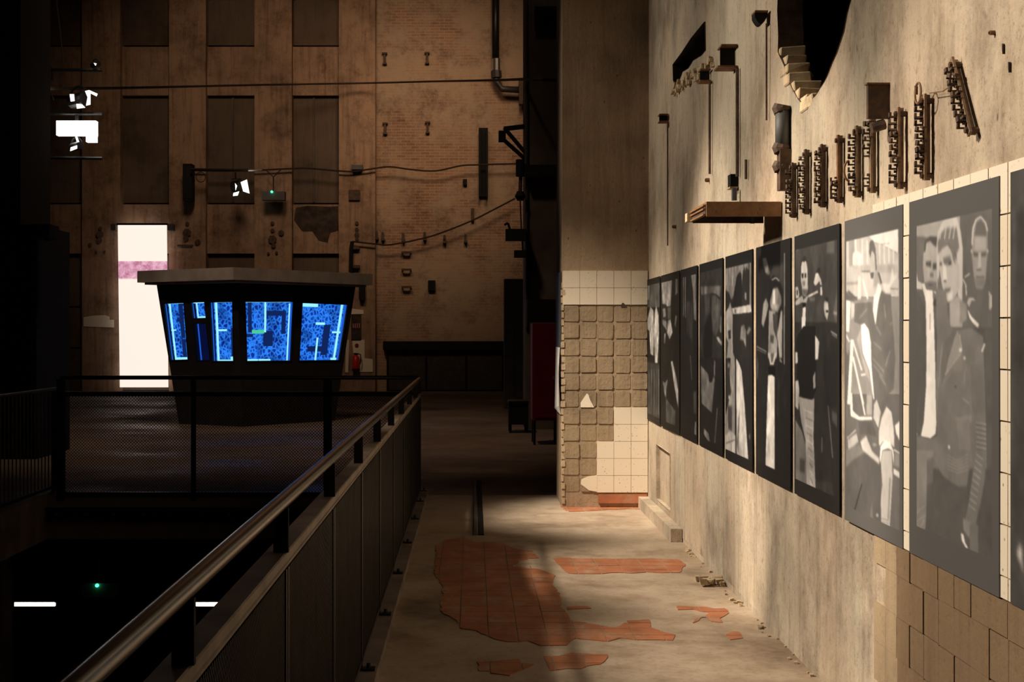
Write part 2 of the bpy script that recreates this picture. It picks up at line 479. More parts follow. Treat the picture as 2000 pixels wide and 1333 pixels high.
PY0, PY1 = 12.27, 13.1        # depth range of the tiled pier
PX0 = (1098 - VX) * PY0 / F    # its left edge
FAR = 13.2                    # line of the far guard rail
VOIDX0, VOIDX1 = -4.07, -0.54

floor = struct(MB().box(VOIDX1, 1.75, -1.2, FAR, -0.42, 0), 'floor', M['floor'])
floor_far = struct(MB().box(-12, 6.0, FAR, 36.6, -0.42, 0), 'floor', M['hallfloor'])
struct(MB().box(-12, VOIDX0, -1.2, FAR, -0.42, 0), 'floor', M['slab'])
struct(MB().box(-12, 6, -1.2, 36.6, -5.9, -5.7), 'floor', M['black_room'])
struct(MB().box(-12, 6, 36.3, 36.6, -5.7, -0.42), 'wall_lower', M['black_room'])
struct(MB().box(-12.3, 6.3, -1.2, 37.2, 14.0, 14.3), 'ceiling', M['hall'])
struct(MB().box(-12.3, -12, -1.2, 37.2, -5.7, 14.0), 'wall_left', M['hall'])
struct(MB().box(6.0, 6.3, 13.0, 37.2, -0.42, 14.0), 'wall_right_hall', M['hall'])
struct(MB().box(VOIDX1, VOIDX1 + 0.11, -1.2, FAR, 0, 0.045), 'trim_1', M['slab'])      # kerb under the side railing
struct(MB().box(WX - 0.085, WX, 10.25, PY0, 0, 0.10), 'baseboard_right', M['wall'])

# ---- poster wall: relief mesh with real openings
def wallpoly(pts): return [W(*p) for p in pts]
hole_big = wallpoly([(1519,-170),(1520,-60),(1517,20),(1519,70),(1518,102),(1530,128),(1537,150),(1545,172),(1556,192),(1568,207),(1580,197),(1592,186),
                     (1608,160),(1614,148),(1624,122),(1632,104),(1646,62),(1652,28),(1662,-6),(1672,-80),(1680,-170)])
slot = wallpoly([(1313,126),(1330,103),(1349,74),(1375,42),(1376,98),(1368,108),(1352,118),(1343,133),(1332,140),(1325,158),(1314,166)])
sock = wallpoly([(1409,88),(1439,86),(1439,129),(1409,126)])
niche = wallpoly([(1281,868),(1307,886),(1309,1000),(1281,975)])
ZT = 6.4
rim = [(0.4, 0.0), (PY0 + 0.4, 0.0), (PY0 + 0.4, ZT), (0.4, ZT)]
pts = [Vector(p) for p in rim]; edges = [(i, (i + 1) % 4) for i in range(4)]
hole_loops = [hole_big, slot, niche]
hl2 = [[Vector((p.y, p.z)) for p in h] for h in hole_loops]
for h in hl2:
    b0 = len(pts); pts += h; edges += [(b0 + i, b0 + (i + 1) % len(h)) for i in range(len(h))]
def pip(q, poly):
    c = False; j = len(poly) - 1
    for i in range(len(poly)):
        a, b = poly[i], poly[j]
        if (a.y > q.y) != (b.y > q.y) and q.x < (b.x - a.x) * (q.y - a.y) / (b.y - a.y) + a.x: c = not c
        j = i
    return c
yy = 0.47
while yy < PY0 + 0.35:
    zz = 0.05
    while zz < ZT - 0.03:
        q = Vector((yy + random.uniform(-.015, .015), zz + random.uniform(-.015, .015)))
        if not any(pip(q, h) for h in hl2): pts.append(q)
        zz += 0.075
    yy += 0.075
vs, es, fs, _, _, _ = delaunay_2d_cdt(pts, edges, [], 0, 1e-6)
def relief(q):
    a = noise.fractal(Vector((q.x * 1.1, q.y * 0.6, 3.3)), 1.0, 2.0, 4)
    return max(0.0, 0.5 + 0.6 * a) * 0.012
wm = MB()
wm.v = [Vector((WX + relief(q), q.x, q.y)) for q in vs]
for f in fs:
    c = sum((vs[i] for i in f), Vector((0, 0))) / len(f)
    if not any(pip(c, h) for h in hl2): wm.f.append(tuple(f[::-1]))
# reveals of the openings
liner = MB(); liner2 = MB()
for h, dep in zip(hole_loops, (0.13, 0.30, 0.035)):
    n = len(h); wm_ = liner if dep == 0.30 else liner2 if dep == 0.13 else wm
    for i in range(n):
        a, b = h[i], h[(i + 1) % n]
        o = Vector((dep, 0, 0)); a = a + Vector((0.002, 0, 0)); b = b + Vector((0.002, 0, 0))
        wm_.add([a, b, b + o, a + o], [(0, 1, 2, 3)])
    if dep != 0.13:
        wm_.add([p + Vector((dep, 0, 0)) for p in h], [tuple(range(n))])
wm.box(WX + 0.36, WX + 0.4, 0.4, 5.2, 0, ZT).box(WX + 0.36, WX + 0.4, 8.35, PY0 + 0.4, 0, ZT).box(WX + 0.36, WX + 0.4, 5.2, 8.35, 0, 2.4)
wall = struct(wm, 'wall_right', M['wall'], smooth=True)
liner.build('hole_liner', M['soot_and_shade'], wall)  # slot lined near-black, its inner shade put into the colour
liner2.build('broken_edge', M['reveal'], wall)
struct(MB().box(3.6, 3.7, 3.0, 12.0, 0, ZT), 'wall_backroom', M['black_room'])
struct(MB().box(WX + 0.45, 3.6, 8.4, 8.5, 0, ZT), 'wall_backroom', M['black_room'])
# steel lintel and old frame seen through the big opening
t = thing('steel_lintel', 'dark steel joist crossing the dark room behind the broken wall opening', 'beam', (WX + 0.6, 6.9, 2.9))
lb = MB(); lb.box(WX + 0.42, WX + 0.62, 6.3, 7.6, 2.98, 3.00).box(WX + 0.51, WX + 0.53, 6.3, 7.6, 2.86, 2.98).box(WX + 0.42, WX + 0.62, 6.3, 7.6, 2.84, 2.86)
lb.build('flange', M['darkrust'], t)
# broken bricks stepping down the left lower edge of the opening
for px, py in ((1519,103),(1526,120),(1531,137),(1539,154),(1546,170),(1553,185),(1562,198),(1572,204),(1582,196)):
    p = W(px, py); jx, jy, jz = random.uniform(-.004, .012), random.uniform(.025, .06), random.uniform(.026, .033)
    x0, x1 = WX + jx, WX + 0.125 + random.uniform(-.02, .02); y0, y1 = p.y - jy, p.y + 0.10
    r = lambda a: a + random.uniform(-.010, .010)
    vv = [(r(x) if y == y0 else x, r(y), p.z + sz * jz * random.uniform(.75, 1.1)) for x in (x0, x1) for y in (y0, y1) for sz in (-1, 1)]
    o = MB().add(vv, [(0,1,3,2),(4,6,7,5),(0,4,5,1),(2,3,7,6),(0,2,6,4),(1,5,7,3)]).build('brick', M['holebrick'], wall)
    bevel(o, 0.006)
# rubble along the lower edge of the long slot
for i in range(46):
    f_ = i / 45.0
    px = 1314 + 76 * f_ + random.uniform(-3, 3); py = 180 - 58 * f_ + random.uniform(-12, 10)
    p = W(px, py, WX - 0.005); r = random.uniform(0.012, 0.032)
    vv = [p + Vector((sx * r * random.uniform(.3, .7), sy * r * random.uniform(.6, 1.2), sz * r * random.uniform(.5, 1))) for sx in (-1, 1) for sy in (-1, 1) for sz in (-1, 1)]
    MB().add(vv, [(0,1,3,2),(4,6,7,5),(0,4,5,1),(2,3,7,6),(0,2,6,4),(1,5,7,3)]).build('rubble_chip', M['broken'], wall)

# ---- wall tiles and old mortar beds on the near end of the poster wall
def wtile(y0, y1, z0, z1, mat, name, proud, g=0.0025):
    b = MB().box(WX - proud, WX + 0.010, y0 + g, y1 - g, z0 + g, z1 - g)
    return b.build(name, mat, wall)
ycols = [5.335 - 0.15 * i for i in range(14)]
for r in range(8):
    z1 = 2.058 - 0.1505 * r; z0 = z1 - 0.1505
    for i in range(13):
        if r == 0 and i > 11: continue
        m_ = M['tile2'] if random.random() < 0.75 else M['tile']
        wtile(ycols[i + 1], ycols[i], z0, z1, m_, 'tile', 0.008 + random.uniform(0, .0015))
for i in range(13):
    wtile(ycols[i + 1], ycols[i], 0.787, 0.854, M['tile2'], 'tile', 0.008)
zr = [0.786, 0.678, 0.527, 0.377, 0.227, 0.077, 0.0]
for r in range(6):
    for i in range(13):
        if i == 0 and r in (1, 4): continue
        pr = 0.004 + random.uniform(0, 0.006) if i > 1 else 0.003
        wtile(ycols[i + 1], ycols[i], zr[r + 1], zr[r], M['mortar2'] if i > 1 else M['mortar'], 'mortar_bed', pr, 0.0008 if random.random() < .75 else 0.003)

# ---- tiled pier at the end of the walkway
pier = struct(MB().box(PX0, WX + 0.6, PY0, PY1, 0, 7.5), 'wall_pier', M['pillar'])
T = 0.1515
xs = [PX0 + 0.003 + 0.1515 * i for i in range(6)]
xs[5] = WX
zt = [2.104 - T * i for i in range(14)]
white = {(r, c) for r in (0, 1) for c in range(5)} | {(r, c) for r in (8, 9) for c in (3, 4)} | {(r, c) for r in (10, 11, 12) for c in (2, 3, 4)}
for r in range(13):
    for c in range(5):
        g = 0.0015
        if (r, c) in white:
            MB().box(xs[c] + g, xs[c + 1] - g, PY0 - 0.012, PY0 + 0.002, zt[r + 1] + g, zt[r] - g).build('tile', M['tile'], pier)
        else:
            j = lambda: random.uniform(0.002, 0.009)
            a, b, d, e = xs[c] + j(), xs[c + 1] - j(), zt[r + 1] + j(), zt[r] - j()
            pr = PY0 - random.uniform(0.003, 0.010)
            k = lambda: random.uniform(-0.004, 0.004)
            poly = [(a + .012, pr, d), (b - .012, pr, d + k()), (b, pr, d + .014), (b + k(), pr, e - .014), (b - .014, pr, e), (a + .014, pr, e + k()), (a, pr, e - .014), (a, pr, d + .014)]
            MB().prism(poly, (0, PY0 + 0.002 - pr, 0)).build('mortar_bed', M['mortar'], pier)
def pface(pts, mat, name, proud=0.013):
    MB().prism([P(x, y, PY0) - Vector((0, proud, 0)) for x, y in pts], (0, proud + 0.001, 0)).build(name, mat, pier)
pface([(1134,796),(1134,787),(1146,769),(1149,771),(1153,783),(1160,796)], M['tile2'], 'tile_shard')
pface([(1134,946),(1135,937),(1148,931),(1166,929),(1166,961),(1150,958)], M['tile'], 'tile_shard')
pface([(1168,966),(1263,966),(1263,983),(1168,983)], M['redtile'], 'plinth_tile', 0.02)
pface([(1212,597),(1216,591),(1222,596),(1222,599),(1212,599)], M['soot_and_shade'], 'chip')
# crumbling plaster edge down the left corner of the pier
for i in range(30):
    z = 2.0 - i * 0.066; w_ = random.uniform(0.012, 0.03)
    MB().box(PX0 - random.uniform(0.004, 0.012), PX0 + w_, PY0 - random.uniform(0.006, 0.014), PY0 + 0.02, z - 0.05, z).build('plaster_chip', M['broken'], pier)

# ---- red floor tiles showing through worn screed
def clip(poly, x0, x1, y0, y1):
    def cut(ps, ax, v, keep_less):
        out = []
        for i in range(len(ps)):
            a, b = ps[i], ps[(i + 1) % len(ps)]
            ia = (a[ax] <= v) == keep_less or a[ax] == v; ib = (b[ax] <= v) == keep_less or b[ax] == v
            if ia: out.append(a)
            if ia != ib:
                t = (v - a[ax]) / (b[ax] - a[ax]); out.append((a[0] + t * (b[0] - a[0]), a[1] + t * (b[1] - a[1])))
        return out
    for ax, v, kl in ((0, x0, False), (0, x1, True), (1, y0, False), (1, y1, True)):
        if len(poly) < 3: return []
        poly = cut(poly, ax, v, kl)
    return poly
patches = [
 [(852,1068),(872,1055),(900,1052),(930,1060),(985,1062),(1000,1072),(1040,1078),(1052,1090),(1015,1096),(1000,1108),(1050,1112),(1085,1125),(1080,1142),(1092,1160),(1096,1185),(1110,1200),(1112,1216),(1150,1220),(1180,1224),(1200,1228),(1225,1216),(1265,1212),(1272,1228),(1300,1236),(1318,1241),(1312,1250),(1260,1252),(1215,1248),(1190,1254),(1120,1250),(1110,1262),(1060,1264),(1030,1252),(1000,1258),(950,1245),(930,1232),(900,1228),(880,1205),(860,1195),(866,1150),(848,1120)],
 [(1080,1091),(1200,1092),(1325,1094),(1342,1104),(1325,1119),(1210,1121),(1110,1122),(1095,1110)],
 [(1093,990),(1160,989),(1262,988),(1262,995),(1200,996),(1160,999),(1110,1001)],
 [(1322,1185),(1375,1186),(1392,1190),(1416,1190),(1422,1199),(1405,1208),(1412,1216),(1390,1217),(1380,1206),(1352,1218),(1385,1200),(1350,1191),(1322,1191)],
 [(1416,1240),(1430,1235),(1446,1237),(1449,1247),(1424,1249)],
 [(1098,1186),(1150,1185),(1152,1189),(1100,1191)],
 [(1060,1286),(1120,1278),(1190,1280),(1172,1300),(1130,1306),(1078,1310)],
 [(930,1292),(1010,1290),(1040,1300),(1000,1320),(940,1316)],
]
GX, GY = 0.678 % 0.15, 0.06
for pa in patches:
    wp = [(G(*p).x, G(*p).y) for p in pa]
    rough = []
    for i in range(len(wp)):
        a, b = wp[i], wp[(i + 1) % len(wp)]
        n = max(1, int(math.hypot(b[0] - a[0], b[1] - a[1]) / 0.06))
        for k in range(n):
            t = k / n; q = (a[0] + t * (b[0] - a[0]), a[1] + t * (b[1] - a[1]))
            rough.append((q[0] + random.uniform(-.010, .010), q[1] + random.uniform(-.025, .025)))
    x0, x1 = min(p[0] for p in rough), max(p[0] for p in rough); y0, y1 = min(p[1] for p in rough), max(p[1] for p in rough)
    i0, i1 = math.floor((x0 - GX) / .15), math.ceil((x1 - GX) / .15); j0, j1 = math.floor((y0 - GY) / .15), math.ceil((y1 - GY) / .15)
    for i in range(i0, i1):
        for j in range(j0, j1):
            c = clip(rough, GX + i * .15 + .003, GX + (i + 1) * .15 - .003, GY + j * .15 + .002, GY + (j + 1) * .15 - .002)
            if len(c) < 3: continue
            ar = abs(sum(c[k][0] * c[(k + 1) % len(c)][1] - c[(k + 1) % len(c)][0] * c[k][1] for k in range(len(c)))) / 2
            if ar < 0.0012: continue
            zt_ = 0.003 + random.uniform(0, .0015)
            MB().prism([(p[0], p[1], 0.0) for p in c], (0, 0, zt_)).build('tile', M['redtile'], floor)

# ---- far wall of the hall
YB = 36.0
back = struct(MB().box(-12, 6, YB + 0.35, YB + 0.9, -0.42, 14), 'wall_back', M['dim'])
def bbox3(px0, py0, px1, py1, y0, y1):
    a = P(px0, py0, y0); b = P(px1, py1, y0)
    return MB().box(a.x, b.x, y0, y1, b.z, a.z)
struct(bbox3(733, -300, 1180, 790, YB - 0.02, YB + 0.36), 'wall_brick', M['brick'])
tn = 2
for x0, x1 in ((40, 75), (160, 235), (330, 402), (497, 570), (662, 733)):
    struct(bbox3(x0, -330, x1, 764.6, YB - 0.25, YB + 0.36), 'trim_%d' % tn, M['far']); tn += 1
for x0, x1 in ((-60, 40), (75, 160), (235, 330), (402, 497), (570, 662)):
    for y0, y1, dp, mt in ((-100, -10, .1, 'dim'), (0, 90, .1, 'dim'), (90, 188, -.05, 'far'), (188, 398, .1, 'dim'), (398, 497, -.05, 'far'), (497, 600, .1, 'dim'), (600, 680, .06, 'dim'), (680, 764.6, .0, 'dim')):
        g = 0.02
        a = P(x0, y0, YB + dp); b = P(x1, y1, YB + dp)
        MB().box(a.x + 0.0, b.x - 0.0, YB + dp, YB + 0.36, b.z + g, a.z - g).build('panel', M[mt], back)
# joints in two of the dark panels, as thin battens
for px in (455, 613):
    a = P(px, 190, YB + 0.07); b = P(px, 395, YB + 0.07)
    MB().box(a.x - .02, a.x + .02, YB + 0.06, YB + 0.12, b.z, a.z).build('batten', M['hall'], back)
# soot patch on the third bay
sp = [(578,406),(600,402),(640,404),(660,403),(661,450),(645,455),(640,474),(622,470),(610,452),(590,452),(574,430)]
MB().prism([P(x, y, YB - 0.06) for x, y in sp], (0, 0.02, 0)).build('soot_patch', M['soot_and_shade'], back)
# dark opening and its lintel low in the brick wall, its shade built as a dark panel
t = thing('dark_alcove', 'long dark hatch with a lintel low in the far brick wall', 'alcove', P(868, 765, YB - 0.2))
bbox3(748, 667, 990, 684, YB - 0.3, YB - 0.025).build('lintel', M['black'], t)
bbox3(755, 684, 985, 762, YB - 0.12, YB - 0.025).build('alcove_shade', M['black_room'], t)
for px in (755, 830, 908, 980): bbox3(px, 684, px + 4, 764, YB - 0.16, YB - 0.1).build('mullion', M['black'], t)
# white tile remnants on the foot of the far pilasters
for poly in ([(163,620),(180,617),(205,616),(213,619),(213,625),(222,625),(222,640),(163,638)], [(686,603),(710,606),(710,614),(686,614)],
             [(688,666),(712,664),(712,700),(728,702),(728,727),(700,727),(700,690),(690,690)], [(676,664),(682,664),(680,728),(674,728)]):
    o = MB().prism([P(x, y, YB - 0.27) for x, y in poly], (0, 0.03, 0)).build('tile_remnant', M['tile2'], back)

# ---- pier behind the red cabinet and the dark left column
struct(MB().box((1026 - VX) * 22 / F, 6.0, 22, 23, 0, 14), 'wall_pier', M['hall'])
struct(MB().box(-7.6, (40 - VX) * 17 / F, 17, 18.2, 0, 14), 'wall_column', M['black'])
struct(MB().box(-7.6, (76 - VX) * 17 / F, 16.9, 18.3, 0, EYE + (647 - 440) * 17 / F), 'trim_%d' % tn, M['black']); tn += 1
struct(MB().box(-5.2, (25 - VX) * 13.9 / F, 13.6, 13.9, -5.7, -0.42), 'trim_%d' % tn, M['slab']); tn += 1
# ================================================================ RAILINGS
def wire_panel(o, ux, w, h, pitch=0.022, t=0.0035, dep=0.004):
    """diagonal woven wires filling a w x h rectangle at origin o, along unit ux and up"""
    b = MB(); ux = Vector(ux); up = Vector((0, 0, 1)); nn = ux.cross(up)
    for sgn in (1, -1):
        k = -h
        while k < w:
            # line x = k + s*z (sgn 1) or x = k + h - z
            if sgn == 1: pa, pb = (k, 0.0), (k + h, h)
            else: pa, pb = (k + h, 0.0), (k, h)
            (xa, za), (xb, zb) = pa, pb
            def at(x): return za + (zb - za) * (x - xa) / (xb - xa)
            if max(xa, xb) > 0 and min(xa, xb) < w:
                ends = []
                for x, z in ((xa, za), (xb, zb)):
                    cx = min(max(x, 0), w); ends.append((cx, at(cx)))
                (x0, z0), (x1, z1) = ends
                if abs(x1 - x0) > 0.004:
                    oo = o + nn * (dep * 0.5 * sgn)
                    b.bar(oo + ux * x0 + up * z0, oo + ux * x1 + up * z1, dep, t, up=(0, 0, 1))
            k += pitch
    return b

RX = -0.515; RZ = 1.108
side = thing('side_railing', 'long steel guard railing with round handrail and mesh panels beside the walkway', 'railing', (RX, 6.8, 0))
MB().tube([(RX, y, RZ) for y in np.linspace(0.3, FAR - 0.02, 12)], 0.021, 14).build('handrail', M['rail'], side, smooth=True)
bevel(MB().box(-0.562, -0.50, 0.3, FAR, 0.945, 0.974).box(-0.507, -0.50, 0.3, FAR, 0.931, 0.945).build('top_bar', M['midbar'], side), 0.004)
posts = [1.2, 2.46, 3.71, 4.96, 6.21, 7.42, 8.68, 9.93, 11.2, 12.35, 13.16]
for y in posts:
    MB().box(-0.547, -0.497, y - 0.007, y + 0.007, -0.25, 0.931).box(-0.535, -0.495, y - 0.009, y + 0.009, 0.974, RZ - 0.015).build('post', M['black'], side)
    MB().box(-0.50, -0.44, y - 0.03, y + 0.03, 0.045, 0.055).tube([(-0.47, y, 0.055), (-0.47, y, 0.075)], 0.010, 6).build('foot_plate', M['blackmetal'], side)
ps = [0.3] + posts
for a, b in zip(ps[:-1], ps[1:]):
    MB().box(-0.5085, -0.5065, a + 0.028, b - 0.028, 0.09, 0.93).build('panel_sheet', M['steel'], side)
    wp = wire_panel(Vector((-0.505, a + 0.025, 0.09)), (0, 1, 0), b - a - 0.05, 0.838).build('mesh_panel', M['steel'], side)
    wp['kind'] = 'stuff'
    fr = MB()
    fr.box(-0.513, -0.497, a + 0.014, a + 0.030, 0.075, 0.931).box(-0.513, -0.497, b - 0.030, b - 0.014, 0.075, 0.931).box(-0.513, -0.497, a + 0.014, b - 0.014, 0.075, 0.095)
    fr.build('panel_frame', M['blackmetal'], side)

far = thing('far_railing', 'black steel guard railing with mesh panels crossing the far end of the opening', 'railing', (-2.3, FAR, 0))
xl = P(115, 763, FAR).x
MB().tube([(xl + 0.02, FAR, 1.123), (RX, FAR, 1.123)], 0.02, 10).build('handrail', M['blackmetal'], far, smooth=True)
MB().box(xl, RX, FAR - 0.02, FAR + 0.02, 0.945, 0.99).build('top_bar', M['blackmetal'], far)
MB().box(xl, RX, FAR - 0.02, FAR + 0.02, -0.01, 0.03).build('bottom_bar', M['blackmetal'], far)
fp = [(119, 15), (378, 9), (640, 16)]
for px, wd in fp:
    a = P(px - wd / 2, 0, FAR).x; b = P(px + wd / 2, 0, FAR).x
    MB().box(a, b, FAR - 0.02, FAR + 0.02, -0.05, 1.11).build('post', M['black'], far)
xe = [P(px, 0, FAR).x for px, _ in fp] + [RX]
for a, b in zip(xe[:-1], xe[1:]):
    wp = wire_panel(Vector((a + 0.03, FAR, 0.03)), (1, 0, 0), b - a - 0.06, 0.915, 0.03, 0.004, 0.004).build('mesh_panel', M['blackmetal'], far); wp['kind'] = 'stuff'
# edge channel with bolts along the slab below the far railing
ch = thing('edge_channel', 'black steel channel bolted along the floor edge below the far railing', 'channel', (-2.3, FAR - 0.05, -0.2))
MB().box(P(25, 0, FAR).x, VOIDX1, FAR - 0.06, FAR - 0.005, -0.205, -0.115).build('web', M['black'], ch)
MB().box(P(25, 0, FAR).x, VOIDX1, FAR - 0.10, FAR - 0.005, -0.215, -0.205).build('flange', M['blackmetal'], ch)
for px in range(55, 800, 56):
    q = P(px, 1005, FAR - 0.06); MB().tube([q, q + Vector((0, -0.012, 0))], 0.011, 6).build('bolt', M['grey'], ch)
# railing on the left edge of the opening
lr = thing('picket_railing', 'dark railing with upright pickets on the left edge of the opening', 'railing', (-4.12, 12.6, 0))
MB().tube([(-4.12, 11.2, 1.0), (-4.09, 13.6, 1.0)], 0.018, 8).build('handrail', M['steel'], lr)
MB().box(-4.13, -4.10, 11.2, 13.6, 0.03, 0.06).build('bottom_bar', M['steel'], lr)
for k in range(22):
    y = 11.3 + k * 0.105; MB().tube([(-4.115, y, 0.04), (-4.115, y, 0.99)], 0.007, 5).build('picket', M['steel'], lr)
for y in (11.2, 13.6): MB().box(-4.14, -4.09, y - .02, y + .02, -0.1, 1.0).build('post', M['steel'], lr)

# floor strip on the walkway
fs_ = thing('cable_cover', 'narrow metal cable cover lying along the walkway floor near the railing', 'cable cover', (0.03, 12.3, 0))
MB().prism([(0.0, 10.6, 0), (0.036, 10.6, 0), (0.030, 10.6, 0.018), (0.006, 10.6, 0.018)], (0, 3.8, 0)).build('cover', M['grey'], fs_)
MB().prism([(0.040, 10.6, 0), (0.085, 10.6, 0), (0.080, 10.6, 0.010), (0.045, 10.6, 0.010)], (0, 3.8, 0)).build('shadow_strip', M['black'], fs_)  # black strip laid beside the cover as its shadow

# ================================================================ CONTROL BOOTH
K, Lc, Rc = Vector((-3.80, 22.3, 0)), Vector((-5.32, 23.2, 0)), Vector((-2.06, 24.3, 0))
Bc = Lc + Rc - K
cen = (K + Lc + Rc + Bc) / 4
ZTOP = 2.40
def ring(z):
    s = 1.0 - 0.22 * (ZTOP - z) / ZTOP
    return [cen + (c - cen) * s + Vector((0, 0, z)) for c in (K, Rc, Bc, Lc)]
booth = thing('control_booth', 'dark tapering booth with blue lit patterned windows and pale flat roof', 'booth', (cen.x, cen.y, 0))
r0, r1 = ring(0.0), ring(ZTOP)
def face_plane(i, j):
    p = r0[i]; n = (r0[j] - r0[i]).cross(r1[i] - r0[i]).normalized()
    if n.y > 0: n = -n
    return p, n
pl_r = face_plane(0, 1); pl_l = face_plane(3, 0)
wins_l = [[(318,592),(360,590),(368,705),(332,706)], [(371,591),(400,590),(403,622),(375,623)], [(377,632),(403,631),(411,705),(384,706)], [(408,589),(455,588),(457,708),(414,708)]]
wins_r = [[(476,588),(576,588),(570,707),(480,708)], [(588,590),(682,594),(664,706),(582,707)]]
inw = lambda n: -n
MB().prism([r0[0], r0[1], r1[1], r1[0]], (0, 0, 0)) if False else None
hr = [[on_plane(x, y, *pl_r) for x, y in q] for q in wins_r]
hl = [[on_plane(x, y, *pl_l) for x, y in q] for q in wins_l]
plate([r0[0], r0[1], r1[1], r1[0]], hr, -pl_r[1] * 0.05).build('wall_panel', M['booth'], booth)
plate([r0[3], r0[0], r1[0], r1[3]], hl, -pl_l[1] * 0.05).build('wall_panel', M['booth'], booth)
MB().add([r0[1], r0[2], r1[2], r1[1]], [(0, 1, 2, 3)]).add([r0[2], r0[3], r1[3], r1[2]], [(0, 1, 2, 3)]).build('back_wall', M['booth'], booth)
MB().add(ring(0.02), [(0, 1, 2, 3)]).build('booth_floor', M['booth'], booth)
def lerp4(q, u, v): return (q[0] * (1 - u) + q[1] * u) * (1 - v) + (q[3] * (1 - u) + q[2] * u) * v
def quad(q, u0, u1, v0, v1, n, d, th=0.01):
    a = [lerp4(q, u, v) - n * d for u, v in ((u0, v0), (u1, v0), (u1, v1), (u0, v1))]
    return MB().prism(a, -n * th)
def window(q, n, strips, dark, door=False):
    fr = MB()
    for u0, u1, v0, v1 in ((0, .03, 0, 1), (.97, 1, 0, 1), (0, 1, 0, .02), (0, 1, .98, 1)):
        fr.add(*(lambda m: (m.v, m.f))(quad(q, u0, u1, v0, v1, n, -0.008, 0.03)))
    f = fr.build('window_frame', M['black'], booth)
    quad(q, 0, 1, 0, 1, n, 0.012, 0.004).build('pane', M['glass'], f)
    if door:
        quad(q, -.03, 1.03, -.03, 1.03, n, 0.10).build('display', M['violet'], f)
        quad(q, 0.1, 0.17, 0.02, 1, n, 0.07).build('light_strip', M['ledblue'], f)
        return
    quad(q, -.03, 1.03, -.03, 1.03, n, 0.13).build('display', M['maze'], f)
    for u0, u1, v0, v1, m in strips:
        quad(q, u0, u1, v0, v1, n, 0.085, 0.012).build('light_strip', M[m], f)
    for u0, u1, v0, v1 in dark:
        quad(q, u0, u1, v0, v1, n, 0.108, 0.01).build('silhouette', M['ghost'], f)
    for u0, u1, v0, v1, m in ((-.01, .02, 0, 1, 'ledblue'), (.97, 1.01, 0, 1, 'ledblue')):
        quad(q, u0, u1, v0, v1, n, 0.06, 0.012).build('edge_light', M[m], f)
window(hl[0], pl_l[1], [(.10,.17,.02,1,'led'),(.05,1,0,.03,'led'),(.1,1,.95,1,'led'),(.08,.3,.47,.49,'led'),(.6,1,.62,.64,'ledblue')], [(.50,.68,.02,.95),(.35,.5,.3,.34)])
window(hl[1], pl_l[1], [(.15,.22,0,1,'led'),(0,1,0,.09,'led'),(.2,1,.9,1,'led')], [(.6,.8,.35,.62)])
window(hl[2], pl_l[1], [], [], True)
window(hl[3], pl_l[1], [(.10,.18,0,1,'led'),(.1,1,0,.03,'led'),(.2,1,.97,1,'led'),(.7,1,.92,.99,'led'),(.15,.55,.47,.50,'led')], [(.7,.85,.45,1)])
window(hr[0], pl_r[1], [(0,1,0,.03,'led'),(.47,.50,.02,.52,'led'),(0,.6,.96,1,'led'),(.96,.99,.05,1,'led'),(.22,.46,.48,.54,'ledgreen'),(.33,.345,.7,1,'ledblue')],
       [(.16,.23,0,.52),(.02,.25,.55,.6),(.52,.92,.17,.25),(.84,.92,.17,.55),(.47,.66,.5,.75)])
window(hr[1], pl_r[1], [(.1,.42,.02,.08,'led'),(0,1,0,.02,'led'),(.42,.61,.34,.38,'led'),(.91,.95,.02,1,'led'),(.8,1,.49,.52,'led'),(.47,.50,.6,1,'led'),(.85,1,.95,1,'led'),(0,1,.98,1,'ledblue')],
       [(.62,.76,.38,.9),(.3,.62,.75,.84),(.0,.1,.2,.5)])
# roof slab with an overhanging fascia
def roof_ring(z, o=0.0):
    a = P(268, 0, 23.15); b = P(728, 0, 24.45); k = P(456, 0, 21.8)
    q = [Vector((k.x, 21.8, z)), Vector((b.x, 24.45, z)), Vector((a.x + b.x - k.x, 25.8, z)), Vector((a.x, 23.15, z))]
    c = sum(q, Vector()) / 4
    return [c + (p - c) * (1 - o) for p in q]
ra, rb = roof_ring(2.38), roof_ring(2.575)
MB().prism(ra, (0, 0, 0.195)).build('roof', M['fascia'], booth)
MB().prism(roof_ring(2.345, 0.06), (0, 0, 0.035)).build('soffit_trim', M['fascia'], booth)

# lit banner on the far wall
bz = lambda y: EYE - (y - VY) * 35.5 / F
bn = thing('lit_banner', 'tall glowing white cloth banner with a pink band hung on the far wall', 'banner', P(279, 757, 35.5))
bp = [P(234, 757, 35.5), P(328, 757, 35.5), P(325, 440, 35.5), P(230, 440, 35.5)]
MB().prism(bp, (0, 0.06, 0)).build('cloth', banner_mat('banner_cloth', bz(545), bz(510)), bn)
MB().box(P(228, 0, 35.5).x, P(327, 0, 35.5).x, 35.49, 35.57, bz(440), bz(436)).build('top_rod', M['black'], bn)
for px in (222, 333):
    MB().box(P(px - 5, 0, 35.5).x, P(px + 5, 0, 35.5).x, 35.45, 35.75, bz(450), bz(438)).build('bracket', M['grey'], bn)
# ================================================================ THINGS ON THE POSTER WALL
def wbox(px0, py0, px1, py1, d0, d1):
    """box on the poster wall whose wall-side outline spans the pixels; sticks out from d0 to d1 metres"""
    a = W(px0, py0); b = W(px1, py1)
    zc = (EYE - (py0 - VY) * (a.y + b.y) / 2 / F, EYE - (py1 - VY) * (a.y + b.y) / 2 / F)
    return MB().box(WX - d1, WX - d0 + 0.01, b.y, a.y, zc[1], zc[0])

